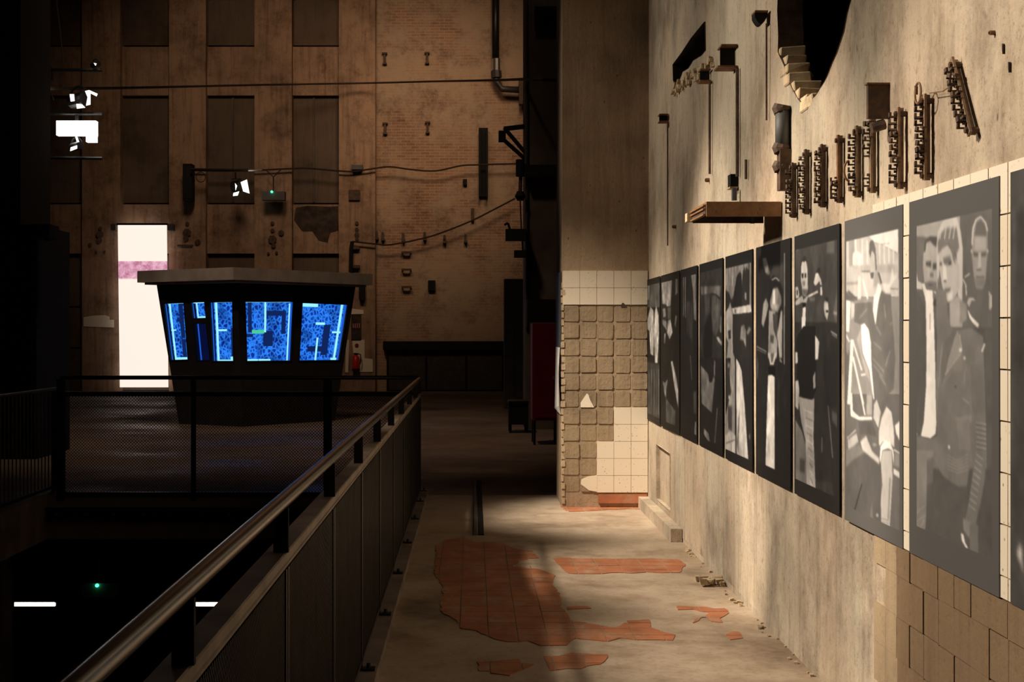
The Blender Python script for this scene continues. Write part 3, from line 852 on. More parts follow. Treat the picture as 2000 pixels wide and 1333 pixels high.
# rusty steel channel tray jutting straight out of the wall
cy0 = W(1527, 400).y; cy1 = cy0 + 0.44
cx0 = (1380 - VX) * cy0 / F; cz1 = EYE + (647 - 394) * cy0 / F; cz0 = EYE + (647 - 423) * cy0 / F
sb = thing('steel_channel', 'rusty brown steel channel tray jutting from the concrete wall above the posters', 'beam', (1.36, (cy0 + cy1) / 2, cz0))
MB().box(cx0, WX - .002, cy0, cy0 + 0.012, cz0, cz1).build('web', M['beam'], sb)
MB().box(cx0, WX - .002, cy0 + .012, cy1, cz1 - 0.012, cz1).build('top_plate', M['beam'], sb)
MB().box(cx0, WX - .002, cy1 - .012, cy1, cz0, cz1 - .012).build('web', M['darkrust'], sb)
MB().box(cx0 - 0.004, cx0 + 0.010, cy0 + .012, cy1 - .012, cz0 + 0.01, cz1 - .012).build('end_plate', M['darkrust'], sb)
for z in (cz0 + .008, cz0 + .036, cz1 - .02): MB().box(cx0 - 0.014, cx0 - .004, cy0 + .02, cy1, z, z + .007).build('end_flange', M['beam'], sb)
MB().box(cx0 - .03, cx0 + .02, cy1 - .005, cy1 + .07, cz0 + .01, cz1 - .02).build('mortar_lump', M['broken'], sb)
for f_, g_ in ((0.12, .35), (0.7, .5), (0.67, .2)):
    x = cx0 + (WX - cx0) * f_; MB().tube([(x, cy0, cz0 + .075 * g_), (x, cy0 - .006, cz0 + .075 * g_)], 0.006, 6).build('bolt', M['rust'], sb)
MB().tube([(cx0 + .27, cy0 + .2, cz0 - .02), (cx0 + .27, cy0 + .2, cz1 - .015)], .012, 6).build('hanger_bolt', M['grey'], sb)

# toothed cable racks
racks = [((1556,318),(1557,425)), ((1582,292),(1584,418)), ((1614,282),(1617,404)), ((1647,264),(1648,396)), ((1683,246),(1687,384)), ((1712,232),(1714,376)),
         ((1766,210),(1768,368)), ((1818,184),(1823,350)), ((1872,116),(1908,262))]
rank = ['shortest and darkest rusty toothed rack, right beside the steel channel', 'rusty toothed rack second from the steel channel', 'rusty toothed rack third from the steel channel',
        'thin pale rusty strip with few teeth, fourth from the steel channel', 'rusty toothed rack with a bent tooth loop, fifth from the steel channel', 'rusty toothed rack with missing lower teeth, below the flat bracket',
        'long rusty toothed rack directly right of the flat bracket', 'tallest upright rusty toothed rack with a wire ring at its top', 'tilted rusty toothed rack at the right end of the row']
tooth_me = None
teeth_n = [9, 10, 10, 5, 9, 9, 11, 11, 10]
start = [0.12, .1, .1, .62, .1, 0.02, .05, .05, .12]
for k, ((x0, y0), (x1, y1)) in enumerate(racks):
    p0, p1 = W(x0, y0), W(x1, y1)
    if k < 8: p1.y = p0.y
    r = thing('cable_rack', rank[k], 'cable rack', p1, 'cable racks on the poster wall')
    d = (p1 - p0)
    MB().bar(p0 + Vector((-.022, 0, 0)), p1 + Vector((-.022, 0, 0)), 0.026 if k != 3 else 0.022, 0.008, up=(1, 0, 0)).build('rail', M['rust'] if k == 3 else M['palerust'] if k > 3 else M['darkrust'], r)
    MB().bar(p0 + Vector((-.008, 0.012, 0)), p1 + Vector((-.008, 0.012, 0)), 0.006, 0.018, up=(1, 0, 0)).build('rail_edge', M['palerust'], r)
    for f_ in (0.08, 0.95):
        q = p0 + d * f_; MB().tube([q + Vector((0.01, 0, 0)), q + Vector((-.035, 0, 0))], 0.010, 6).build('bolt', M['darkrust'], r)
    n = teeth_n[k]
    for i in range(n):
        if k == 5 and 0.55 < i / n < 0.75: continue
        q = p0 + d * (start[k] + (0.93 - start[k]) * (i + 0.5) / n)
        if tooth_me is None:
            tb = MB(); h = 0.0105
            tb.box(-.054, -.018, -.008, .008, -h, -h + .006).box(-.054, -.046, -.008, .008, -h, h * .8).box(-.036, -.018, -.009, .009, h - .008, h)
            o = tb.build('tooth', M['darkrust'], None, origin=(0, 0, 0)); tooth_me = o.data
        else:
            o = bpy.data.objects.new('tooth', tooth_me); COL.objects.link(o)
        o.parent = r; o.location = q - world_loc(r); o.rotation_euler = (random.uniform(-.35, .35), 0, random.uniform(-.3, .3))
    if k == 7:
        c = p0 + Vector((-.04, 0, 0.0)); MB().tube([c + Vector((-.01, math.cos(a) * .03 - 0.02, math.sin(a) * .035)) for a in np.linspace(0, 2 * math.pi, 17)], 0.004, 5, False).build('wire_ring', M['rust'], r)
    if k == 4:
        c = p0 + d * 0.63; MB().tube([c + Vector((-.05 - math.sin(a) * .02, 0, math.cos(a) * .04)) for a in np.linspace(0, math.pi, 9)], 0.005, 5, False).build('bent_loop', M['rust'], r)
w_ = MB(); q0, q1 = W(1816, 182, WX - .02), W(1868, 160, WX - .02)
w_.tube([q0, (q0 + q1) / 2 + Vector((0, 0, -.012)), q1], 0.002, 5)
setp(w_.build('wire', M['rust'], None), 'thin wire strung between the two rightmost cable racks', 'wire')

# flat bracket, pipe stubs, brackets with long shadows
br = thing('flat_bracket', 'rusty flat plate bracket standing out of the wall above the cable racks', 'bracket', W(1735, 245))
a = W(1733, 166); b = W(1733, 232)
MB().box(WX - .075, WX + .01, a.y - .012, a.y + .012, b.z, a.z).build('plate', M['darkrust'], br)
MB().box(WX - .08, WX + .01, a.y - .018, a.y + .018, a.z, a.z + .006).build('top_lip', M['rust'], br)
MB().tube([(WX - .01, a.y, b.z - 0.02), (WX - .06, a.y, b.z - .035)], 0.02, 8).build('bolt', M['darkrust'], br)
st = thing('torn_conduit', 'grey broken conduit stub with ragged ends below the large wall opening', 'conduit', W(1535, 320))
a = W(1540, 212); b = W(1540, 285)
MB().tube([(WX - .03, a.y, a.z), (WX - .03, a.y, b.z)], 0.036, 10).build('tube', M['grey'], st, smooth=True)
for zz in (a.z, b.z - .01, b.z - .10):
    MB().tube([(WX - .03, a.y, zz + .02), (WX - .034, a.y + .004, zz), (WX - .03, a.y, zz - .02)], [0.040, 0.048, 0.042], 9).build('collar', M['darkrust'], st)
MB().box(WX - .05, WX + .01, a.y - .04, a.y + .03, b.z - .22, b.z - .02).build('lower_stub', M['darkrust'], st)
def stub(x0, x1, ytop, ybot, depth, lab, round_=False, lip=0):
    Y = F * WX / (x1 - VX); X0 = (x0 - VX) * Y / F; z1 = EYE - (ytop - VY) * Y / F; z0 = EYE - (ybot - VY) * Y / F
    s = thing('steel_stub', lab, 'bracket', ((X0 + WX) / 2, Y, z0)); t_ = 0.010
    MB().box(X0, WX - .002, Y, Y + depth, z1 - t_, z1).build('flange', M['rust'], s)
    if round_:
        n = 8; pr = [(X0 + (WX - .002 - X0) * k / n, Y + .01, z1 - t_ - (z1 - t_ - z0) * math.sin(math.pi * (0.12 + 0.80 * k / n))) for k in range(n + 1)]
        MB().prism([(X0, Y + .01, z1 - t_)] + pr + [(WX - .002, Y + .01, z1 - t_)], (0, depth - .02, 0)).build('round_web', M['black'], s)
    else:
        MB().box(X0 + .006, WX - .002, Y + depth * .5, Y + depth * .5 + .012, z0 + t_, z1 - t_).build('web', M['black'], s)
        MB().box(X0 - lip, WX - .002, Y, Y + depth, z0, z0 + t_).build('flange', M['rust'], s)
    return s
stub(1288, 1306, 222, 238, 0.10, 'small steel stub in the far corner high on the poster wall')
stub(1368, 1389, 134, 159, 0.10, 'square steel stub just right of the rubble of the long slot')
stub(1409, 1441, 86, 131, 0.14, 'largest steel channel stub with pale flanges above the thin rod', False, 0.02)
stub(1475, 1501, 20, 46, 0.10, 'rounded steel stub high on the wall left of the large opening', True)
# thin vertical rods, the long ones drawing the shadows cast down from the stubs
for (x, y0, y1, r_, lab) in ((1440,134,345,0.010,'thin dark rod drawing the shadow below the square hole'), (1386,160,340,0.008,'thin dark rod drawing the shadow below the stub beside the slot'), (1304,238,480,0.006,'thin dark rod drawing the shadow on the wall near the corner'),
                            (1497,46,235,0.005,'thin dark rod drawing the shadow below the rounded stub'), (1457,312,350,0.008,'short hooked rod above the right end of the steel channel')):
    a = W(x, y0, WX - .012); z1 = EYE - (y1 - VY) * a.y / F
    setp(MB().tube([(a.x, a.y, a.z), (a.x, a.y, z1)], r_, 6).build('rod', M['darkrust'], None), lab, 'rod')
sp_ = thing('junction_stub', 'small dark box and pipe just above the steel channel', 'box', W(1433, 392))
jy = F * WX / (1441 - VX); jz = lambda y: EYE - (y - VY) * jy / F
MB().box((1427 - VX) * jy / F, WX - .002, jy, jy + .09, jz(364), jz(340)).build('box', M['black'], sp_)
MB().box((1425 - VX) * jy / F, WX - .002, jy - .01, jy + .10, jz(368), jz(365)).build('ledge', M['broken'], sp_)
a = W(1434, 368, WX - .03); z1 = EYE + 255 * a.y / F
MB().tube([(a.x, a.y, a.z), (a.x, a.y, z1)], 0.016, 8).build('pipe', M['pipe'], sp_)
for (x, y, lab) in ((1319,443,'small round anchor hole plug near the far end of the poster wall'), (1384,352,'pale round anchor plug above the left end of the steel channel'), (1939,64,'dark anchor plug high at the right side of the wall')):
    a = W(x, y); s = thing('anchor_plug', lab, 'plug', a)
    k_ = 0.5 if x > 1900 else 1.0
    MB().tube([a + Vector((.01, 0, 0)), a - Vector((.02 * k_, 0, 0))], 0.014 * k_, 8).build('plug', M['rust'], s)
    MB().tube([a - Vector((.018 * k_, 0, 0)), a - Vector((.024 * k_, 0, 0))], 0.009 * k_, 6).build('core', M['black'], s)
for i, (x, y, lab) in enumerate(((1958,94,'dark drilled scar in the concrete right of the plug'), (1970,130,'long narrow scar in the concrete near the right picture edge'), (1796,292,'narrow scar beside the tall cable rack'), (1787,175,'tiny scar above the tall cable rack'))):
    a = W(x, y); setp(MB().prism([a + Vector((-.001, .003, .014)), a + Vector((-.001, -.003, .010)), a + Vector((-.001, -.002, -.018)), a + Vector((-.001, .002, -.006))], (.02, 0, 0)).build('wall_scar', M['soot_and_shade'], None), lab, 'hole')
# debris at the foot of the wall
db = thing('mortar_lump', 'crumbled mortar lump lying at the foot of the poster wall', 'rubble', G(1422, 1140))
g0 = G(1420, 1140)
for i in range(14):
    q = Vector((WX - random.uniform(.0, .14), g0.y + random.uniform(-.12, .12), random.uniform(.004, .02))); r = random.uniform(.012, .035)
    vv = [q + Vector((sx * r * random.uniform(.5, 1), sy * r * random.uniform(.5, 1), sz * r * random.uniform(.3, .8) + r * .3)) for sx in (-1, 1) for sy in (-1, 1) for sz in (-1, 1)]
    MB().add(vv, [(0,1,3,2),(4,6,7,5),(0,4,5,1),(2,3,7,6),(0,2,6,4),(1,5,7,3)]).build('crumb', M['broken'], db)
for i in range(60):
    y = random.uniform(4.2, 10.0); r = random.uniform(.004, .016); q = Vector((WX - random.uniform(.0, .05), y, r * .4))
    vv = [q + Vector((sx * r * random.uniform(.5, 1), sy * r * random.uniform(.5, 1.3), sz * r * random.uniform(.3, .7))) for sx in (-1, 1) for sy in (-1, 1) for sz in (-1, 1)]
    MB().add(vv, [(0,1,3,2),(4,6,7,5),(0,4,5,1),(2,3,7,6),(0,2,6,4),(1,5,7,3)]).build('rubble_chip', M['broken'], wall)
# papers on the side of the pier
pp = thing('hung_sheets', 'pale paper sheets hanging on the dark side of the tiled pier', 'paper', (PX0 - .02, 12.7, .9))
MB().box(PX0 - .012, PX0 - .006, 12.34, 13.02, 1.2, 2.1).build('board', M['grey'], pp)
MB().prism([(PX0 - .012, 12.33, .82), (PX0 - .03, 12.31, .9), (PX0 - .035, 12.31, 1.2), (PX0 - .02, 12.33, 1.42), (PX0 - .02, 12.9, 1.42), (PX0 - .03, 12.9, .85)], (.003, 0, 0)).build('sheet', M['white'], pp)

# ================================================================ THINGS IN THE HALL
def hb(px0, py0, px1, py1, Y, th):
    a = P(px0, py0, Y); b = P(px1, py1, Y); return MB().box(a.x, b.x, Y, Y + th, b.z, a.z)

# red cabinet on legs
rc = thing('red_cabinet', 'dark red steel cabinet on thin legs standing behind the tiled pier', 'cabinet', P(1064, 870, 19))
hb(1040, 632, 1092, 822, 19, 0.6).build('body', M['redpaint'], rc)
hb(1044, 638, 1090, 816, 18.985, 0.02).build('door', M['redpaint'], rc)
kb = P(1083, 739, 18.98); MB().tube([kb, kb + Vector((0, -.05, 0))], 0.03, 10).build('knob', M['chrome'], rc)
for px in (1044, 1088):
    for yo in (0.03, 0.55):
        a = P(px, 822, 19); MB().tube([(a.x, 19 + yo, a.z), (a.x, 19 + yo, 0)], 0.018, 6).build('leg', M['blackmetal'], rc)
setp(hb(1030, 585, 1096, 630, 19.3, 0.5).build('duct', M['black'], None), 'black box duct just above the red cabinet', 'duct')
gc = thing('grey_locker', 'tall dark grey double door locker left of the red cabinet', 'locker', P(1005, 790, 28))
hb(985, 545, 1028, 797, 28, 0.6).build('body', M['grey'], gc)
hb(987, 550, 1005, 790, 27.985, 0.02).build('door', M['grey'], gc); hb(1007, 550, 1026, 790, 27.985, 0.02).build('door', M['grey'], gc)
cs = thing('equipment_case', 'black equipment case on short legs on the floor before the locker', 'case', P(1012, 848, 21.2))
hb(994, 788, 1032, 830, 21.2, 0.5).build('body', M['black'], cs)
hb(993, 784, 1033, 789, 21.18, 0.54).build('lid', M['blackmetal'], cs)
for px in (997, 1029):
    for yo in (.03, .45):
        a = P(px, 830, 21.2); MB().box(a.x - .02, a.x + .02, 21.2 + yo, 21.24 + yo, 0, a.z).build('leg', M['black'], cs)

# pipes and cables
dp = thing('elbow_pipe', 'dark pipe with a pale sleeve and an elbow coming down the brick wall', 'pipe', P(968, 178, 35.6))
a = P(968, -60, 35.6); b = P(968, 148, 35.6); c = P(980, 174, 35.6); d = P(1020, 176, 35.6)
MB().tube([a, b], 0.095, 10).build('riser', M['blackmetal'], dp, smooth=True)
MB().tube([b, b + Vector((0.03, 0, -.15)), c, d], 0.085, 10).build('elbow', M['pipe'], dp, smooth=True)
e = P(969, 115, 35.6); MB().tube([e, P(969, 138, 35.6)], 0.11, 10).build('sleeve', M['chrome'], dp)
MB().tube([P(969, 139, 35.6), P(970, 152, 35.6)], 0.14, 10).build('coupling', M['pipe'], dp)
hb(1014, 152, 1024, 203, 35.5, 0.3).build('wall_plate', M['darkrust'], dp)
vc = thing('vertical_channel', 'dark upright steel channel on the brick wall left of the bracket', 'channel', P(944, 384, 35.7))
hb(935, 250, 939, 384, 35.6, .35).build('flange', M['black'], vc); hb(949, 250, 953, 384, 35.6, .35).build('flange', M['black'], vc); hb(939, 250, 949, 384, 35.85, .1).build('web', M['black'], vc)
cd = thing('conduit_riser', 'thin pale conduit running up the edge of the brick wall', 'conduit', P(1025, 700, 21.9))
MB().tube([P(1029, -60, 21.97), P(1029, 640, 21.97)], 0.022, 8).build('tube', M['pipe'], cd)
wbk = thing('triangular_bracket', 'black triangular steel wall bracket on the dark pier', 'bracket', P(1000, 280, 23))
def hbar(pts, Y, w): 
    m = MB()
    for i in range(len(pts) - 1): m.bar(P(*pts[i], Y), P(*pts[i + 1], Y), w, w, up=(0, 1, 0))
    return m
hbar([(984, 252), (1026, 247)], 22.3, .07).build('arm', M['black'], wbk)
hbar([(985, 250), (1027, 300)], 22.3, .06).build('strut', M['black'], wbk)
hbar([(978, 268), (1027, 312)], 22.3, .06).build('strut', M['black'], wbk)
hb(974, 255, 988, 275, 22.2, .2).build('end_plate', M['black'], wbk)
be = thing('alarm_horn', 'black horn hanging on the edge of the dark pier', 'horn', P(1016, 390, 22))
MB().tube([P(1016, 312, 21.9), P(1016, 345, 21.9)], 0.07, 8).build('body', M['black'], be)
MB().tube([P(1017, 345, 21.9), P(1016, 375, 21.9)], 0.03, 8).build('neck', M['darkrust'], be)
MB().tube([P(1016, 374, 21.9), P(1016, 384, 21.9), P(1016, 392, 21.9)], [0.05, 0.09, 0.05], 10).build('bell', M['black'], be)
hb(1016, 320, 1034, 334, 21.9, .12).build('mount', M['black'], be)
for (q, lab, hook) in (((988,447,1028,469), 'black floodlight with a clamp sticking out from the dark pier', True), ((1005,489,1028,502), 'smaller black floodlight below the other on the dark pier', False), ((1045,12,1092,32), 'black floodlight high on the dark pier at the top of the picture', False)):
    fl = thing('floodlight', lab, 'floodlight', P(q[2], q[3], 21.7))
    hb(*q, 21.6, .3).build('housing', M['black'], fl)
    hb(q[2] - 8, q[1] + 4, q[2] + 2, q[3] - 4, 21.7, .32).build('mount', M['blackmetal'], fl)
    if hook: hbar([(985, 440), (992, 436), (996, 448)], 21.7, .035).build('clamp', M['black'], fl)
setp(hb(1026, 322, 1098, 346, 21.8, .22).build('cross_beam', M['black'], None), 'black horizontal steel beam across the dark pier', 'beam')

def cable(pts, Y, r, lab, mat='cable'):
    ys = Y if isinstance(Y, (list, tuple)) else [Y] * len(pts)
    ctrl = [P(x, y, yy) for (x, y), yy in zip(pts, ys)]
    out = []
    for i in range(len(ctrl) - 1):
        p0 = ctrl[max(i - 1, 0)]; p1 = ctrl[i]; p2 = ctrl[i + 1]; p3 = ctrl[min(i + 2, len(ctrl) - 1)]
        for k in range(5):
            t = k / 5
            out.append(0.5 * ((2 * p1) + (p2 - p0) * t + (2 * p0 - 5 * p1 + 4 * p2 - p3) * t * t + (3 * p1 - p0 - 3 * p2 + p3) * t ** 3))
    out.append(ctrl[-1])
    return setp(MB().tube(out, r, 6).build('cable', M[mat], None), lab, 'cable')
cable([(70,172),(150,173),(240,172),(370,169),(500,166),(620,164),(733,162),(850,159),(960,157),(1026,155),(1095,157)], [18.5,22,26,30,34,35,35.2,33,28,21.6,21.5], 0.025, 'long dark cable spanning the hall high up in front of the far wall')
cable([(375,333),(430,334),(497,333),(560,330),(600,329),(660,334),(690,335),(720,331),(760,326),(800,331),(850,334),(900,324),(935,322),(1010,320)], 35.6, 0.022, 'thin wavy cable clipped along the far wall behind the boom lamp')
cable([(688,472),(735,477),(765,478),(830,465),(870,452),(920,432),(960,412),(1006,388)], 35.6, 0.022, 'sagging cable rising from the black pipe to the horn')
cable([(1016,390),(1018,440),(1021,490)], 21.75, 0.012, 'thin cable hanging down from the horn')
cable([(110,0),(117,60),(124,128)], 20, 0.012, 'thin cable hanging down to the light ladder')
cable([(92,152),(99,180),(105,195)], 20, 0.010, 'short cable hanging under the top rung of the light ladder')

bp_ = thing('drain_pipe', 'black upright pipe with clips on the fifth pilaster of the far wall', 'pipe', P(686, 530, 35.6))
MB().tube([P(688, 472, 35.6), P(686, 485, 35.6), P(685, 532, 35.6)], 0.05, 8).build('tube', M['black'], bp_)
for y in (484, 521): hb(685, y - 3, 702, y + 3, 35.6, .15).build('clip', M['darkrust'], bp_)
setp(hb(701, 558, 712, 586, 35.55, .2).build('cable_box', M['black'], None), 'small black upright box beside the booth roof on the pilaster', 'box')
setp(hb(686, 322, 708, 331, 35.55, .2).build('junction_box', M['grey'], None), 'small grey junction box on the fifth pilaster by the wavy cable', 'box')

# wall anchors on brick, pilaster slots
for k, (x, y) in enumerate(((751,113),(834,112),(752,250),(835,248))):
    an = thing('wall_anchor', 'small rusty iron tie anchor, %s %s of four on the brick' % (('upper', 'lower')[k // 2], ('left', 'right')[k % 2]), 'anchor', P(x, y + 12, 35.9), 'tie anchors on the brick')
    hb(x - 2, y - 10, x + 2, y + 11, 35.88, .1).build('bar', M['darkrust'], an)
    hb(x - 5, y - 11, x + 5, y - 8, 35.86, .1).build('head', M['darkrust'], an); hb(x - 4, y + 9, x + 4, y + 12, 35.86, .1).build('foot', M['darkrust'], an)
ordi = ['first', 'second', 'third', 'fourth', 'fifth', 'sixth']
for k, x in enumerate((735, 747, 787, 829, 868, 909)):
    y = 460 + (0, 2, 4, 1, 7, 6)[k]
    hk = thing('wall_hook', '%s small dark hook from the left in the row on the brick' % ordi[k], 'hook', P(x, y + 8, 35.9), 'hooks on the brick wall')
    hb(x - 2, y - 8, x + 2, y + 8, 35.86, .12).build('shank', M['darkrust'], hk); hb(x - 3, y + 4, x + 4, y + 8, 35.80, .18).build('tip', M['darkrust'], hk)
for k, y in enumerate((493, 527, 561)):
    rg = thing('rung', ['upper', 'middle', 'lower'][k] + ' dark iron rung of three on the brick wall', 'rung', P(795, y, 35.9), 'iron rungs on the brick')
    hb(784, y - 2, 803, y + 2, 35.78, .06).build('bar', M['darkrust'], rg)
    for x in (785, 801): hb(x - 1, y - 2, x + 2, y + 2, 35.8, .2).build('leg', M['darkrust'], rg)
pn = ['first', 'second', 'third', 'fourth']
slots_ = [[(196,446,3),(195,458,7),(194,470,5),(188,492,2),(204,492,2),(176,478,3)], [(366,437,3),(365,455,8),(363,466,5),(386,473,5)], [(532,436,3),(532,450,3),(532,468,8),(534,480,4),(524,495,2),(540,494,2),(549,455,5)], [(697,436,3),(697,448,3),(697,458,4),(697,467,3)]]
for k, s in enumerate(slots_):
    pl = thing('bolt_cluster', 'cluster of dark bolt heads and plates on the %s pilaster from the left' % ['second', 'third', 'fourth', 'fifth'][k], 'bolts', P(s[0][0], s[0][1] + 60, 35.7), 'bolt clusters on the pilasters')
    for x, y, r in s:
        MB().tube([P(x, y, 35.75), P(x, y, 35.69)], 0.013 * r + .01, 7).build('bolt', M['darkrust'], pl)
    if k == 1: hb(346, 478, 376, 481, 35.68, .08).build('strip', M['darkrust'], pl)
    if k == 3: hb(695, 448, 699, 468, 35.70, .06).build('strip', M['darkrust'], pl)
setp(hb(681, 371, 703, 391, 35.68, .08).build('square_plate', M['darkrust'], None), 'square rusty plate on the fifth pilaster', 'plate')
setp(hb(836, 548, 850, 568, 35.86, .13).build('iron_stub', M['black'], None), 'black iron stub in a stain on the brick', 'bracket')
setp(hb(904, 350, 912, 361, 35.86, .13).build('iron_stub', M['black'], None), 'small black iron stub left of the upright channel', 'bracket')
setp(hb(920, 407, 926, 432, 35.86, .13).build('iron_stub', M['darkrust'], None), 'small upright iron strap touching the sagging cable', 'bracket')

# boom with a lamp, speaker on the third pilaster
sp2 = thing('column_speaker', 'black column loudspeaker mounted on the third pilaster', 'speaker', P(366, 390, 35.4))
hb(357, 320, 375, 392, 35.2, .35).build('cabinet', M['black'], sp2); hb(359, 324, 373, 388, 35.18, .03).build('grille', M['blackmetal'], sp2); hb(362, 340, 370, 350, 35.5, .3).build('mount', M['black'], sp2)
bo = thing('lamp_boom', 'thin black boom pole with a pale tip carrying a theatre lamp on the far wall', 'boom', P(445, 333, 35))
MB().tube([P(372, 331, 35), P(485, 333, 35)], 0.035, 8).build('pole', M['blackmetal'], bo); MB().tube([P(485, 333, 35), P(512, 333, 35)], 0.03, 8).build('tip', M['chrome'], bo)
MB().tube([P(392 + 9 * math.cos(a), 346 + 10 * math.sin(a), 35) for a in np.linspace(0, 2 * math.pi, 15)], 0.012, 5, False).build('coil', M['cable'], bo)
tl = thing('theatre_lamp', 'black theatre lamp with a shining white barn door hung from the boom', 'lamp', P(468, 385, 34.9))
MB().tube([P(456, 366, 34.9), P(472, 362, 34.8)], 0.15, 12).build('housing', M['black'], tl)
hbar([(460, 337), (460, 350)], 34.9, .04).build('hook', M['black'], tl)
hbar([(452, 350), (470, 350), (470, 366)], 34.85, .03).build('yoke', M['blackmetal'], tl)
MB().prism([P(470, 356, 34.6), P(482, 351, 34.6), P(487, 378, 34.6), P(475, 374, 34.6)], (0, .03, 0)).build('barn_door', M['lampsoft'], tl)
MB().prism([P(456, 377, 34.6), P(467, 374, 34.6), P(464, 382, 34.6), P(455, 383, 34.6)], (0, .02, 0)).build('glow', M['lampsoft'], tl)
MB().prism([P(459, 358, 34.6), P(463, 363, 34.6), P(460, 372, 34.6)], (0, .02, 0)).build('highlight', M['lampsoft'], tl)  # glowing sliver painted on as a reflection
ex = thing('exit_box', 'dark sign box with a green light hung by a forked cable on the far wall', 'sign box', P(535, 391, 35.3))
hb(511, 374, 556, 391, 35.2, .25).build('housing', M['grey'], ex)
g_ = P(531, 375, 35.18); MB().tube([g_, g_ + Vector((0, -.03, 0))], 0.03, 10).build('led', M['green'], ex)
MB().tube([P(534, 372, 35.3), P(534, 346, 35.3)], 0.018, 6).tube([P(534, 346, 35.3), P(520, 333, 35.4)], 0.014, 6).tube([P(534, 346, 35.3), P(548, 332, 35.4)], 0.014, 6).build('forked_cable', M['cable'], ex)

# light ladder at the left column
ll = thing('light_ladder', 'black ladder frame with three rungs carrying lights beside the left column', 'light stand', P(72, 440, 20))
MB().tube([P(72, 0, 20), P(72, 440, 20)], 0.035, 8).build('upright', M['black'], ll)
for y, x1 in ((136, 200), (222, 200), (308, 200)):
    MB().tube([P(66, y, 20), P(x1, y + 1, 20)], 0.026, 8).build('rung', M['blackmetal'], ll)
hb(68, 128, 96, 152, 19.9, .2).build('clamp_block', M['black'], ll)
lp = thing('led_panel', 'blazing white rectangular light panel on the light ladder', 'lamp', P(148, 275, 19.8))
hb(110, 236, 187, 264, 19.8, .12).build('panel', M['lamp'], lp); hb(168, 262, 187, 277, 19.8, .1).build('flap', M['lamp'], lp); hb(112, 238, 185, 262, 19.93, .06).build('housing', M['black'], lp)
hbar([(150, 224), (150, 237)], 19.9, .04).build('hook', M['black'], lp)
def fixture(cx, cy, Y, s, lab, lights):
    f = thing('stage_lamp', lab, 'lamp', P(cx, cy + s, Y))
    MB().tube([P(cx - s * .7, cy + s * .2, Y), P(cx + s * .6, cy - s * .1, Y - .15)], s * Y / F * .75, 12).build('housing', M['blackmetal'], f)
    m = MB(); ring = [P(cx + s * .9 * math.cos(a), cy - s * .3 - s * 1.1 * abs(math.sin(a)), Y) for a in np.linspace(0, math.pi, 9)]
    m.tube(ring, 0.015, 6); m.build('yoke', M['black'], f)
    for q in lights: MB().prism([P(x, y, Y - .25) for x, y in q], (0, .02, 0)).build('lit_edge', M['lampsoft'], f)  # glowing plates painted on as reflections
    return f
fixture(155, 195, 19.9, 19, 'black stage lamp with bright reflections hung from the top rung', [[(136,184),(144,184),(145,197),(138,198)], [(166,178),(174,176),(190,183),(188,188),(176,182),(176,204),(168,206),(171,190)], [(149,203),(160,204),(166,210),(150,212)]])
fixture(150, 285, 19.9, 11, 'small black stage lamp under the white light panel', [[(147,267),(150,266),(154,277),(150,278)], [(138,288),(150,284),(150,290),(137,295)]])
fixture(187, 126, 19.9, 8, 'tiny lamp clamped on the end of the top rung', [[(183,123),(188,124),(186,128)]])
pj = thing('projector', 'black projector box jutting out of the left column', 'projector', P(75, 468, 16.8))
hb(56, 438, 96, 464, 16.6, .4).build('housing', M['black'], pj); hb(86, 464, 94, 470, 16.7, .1).build('lens_foot', M['black'], pj)

# fire extinguisher and its notices
fe = thing('fire_extinguisher', 'red fire extinguisher hung on the far pilaster beside the booth', 'extinguisher', P(694, 724, 35.64))
MB().tube([P(695, 722, 35.645), P(695, 720, 35.645), P(695, 698, 35.645), P(695, 694, 35.645)], [0.085, 0.095, 0.095, 0.04], 12).build('tank', M['extred'], fe, smooth=True)
MB().tube([P(695, 725, 35.645), P(695, 720.5, 35.645)], 0.098, 12).build('base_ring', M['black'], fe)
MB().tube([P(695, 694, 35.645), P(695, 690, 35.645)], 0.035, 8).build('valve', M['black'], fe)
MB().tube([P(697, 691, 35.60), P(704, 693, 35.58), P(705, 704, 35.57), P(703, 712, 35.57)], 0.015, 6).build('hose', M['black'], fe)
nt_ = thing('fire_notice', 'dark notice board with pale pink pictograms above the fire extinguisher', 'notice', P(697, 665, 35.7))
hb(686, 615, 705, 664, 35.7, .05).build('board', M['soot_and_shade'], nt_)
pk = simple('notice_pink', (0.50, 0.20, 0.24), 0.7)
for x in (689, 693, 697, 701): hb(x, 632, x + 2, 641, 35.69, .015).build('pictogram', pk, nt_)
cl = P(697, 675, 35.749); setp(MB().tube([cl, cl + Vector((0, -.04, 0))], 0.05, 10).build('alarm_button', M['redpaint'], None), 'small dark red round alarm button above the extinguisher', 'button')

# lower hall seen through the opening
for k, (x0, x1, lab) in enumerate(((-60,3,'lit fluorescent batten at the left picture edge in the lower hall'), (28,107,'lit fluorescent batten hanging left of the green light in the lower hall'), (380,433,'lit fluorescent batten seen below the handrail in the lower hall'))):
    lt = thing('batten_light', lab, 'light', P((x0 + x1) / 2, 1186, 24), 'batten lights in the lower hall')
    hb(x0 - 2, 1171, x1 + 4, 1178, 24, .12).build('housing', M['slab'], lt); hb(x0, 1177, x1, 1185, 24, .05).build('tube', M['tube'], lt)
    a = P((x0 + x1) / 2, 1171, 24.05); MB().tube([a, (a.x, a.y, -.42)], 0.008, 5).build('hanger', M['slab'], lt)
gx = thing('exit_sign', 'dim sign box with a green light hanging in the lower hall', 'sign box', P(193, 1168, 24))
hb(160, 1140, 226, 1168, 24, .2).build('housing', M['slab'], gx); g_ = P(190, 1144, 23.99); MB().tube([g_, g_ + Vector((0, -.03, 0))], 0.03, 10).build('led', M['green'], gx)
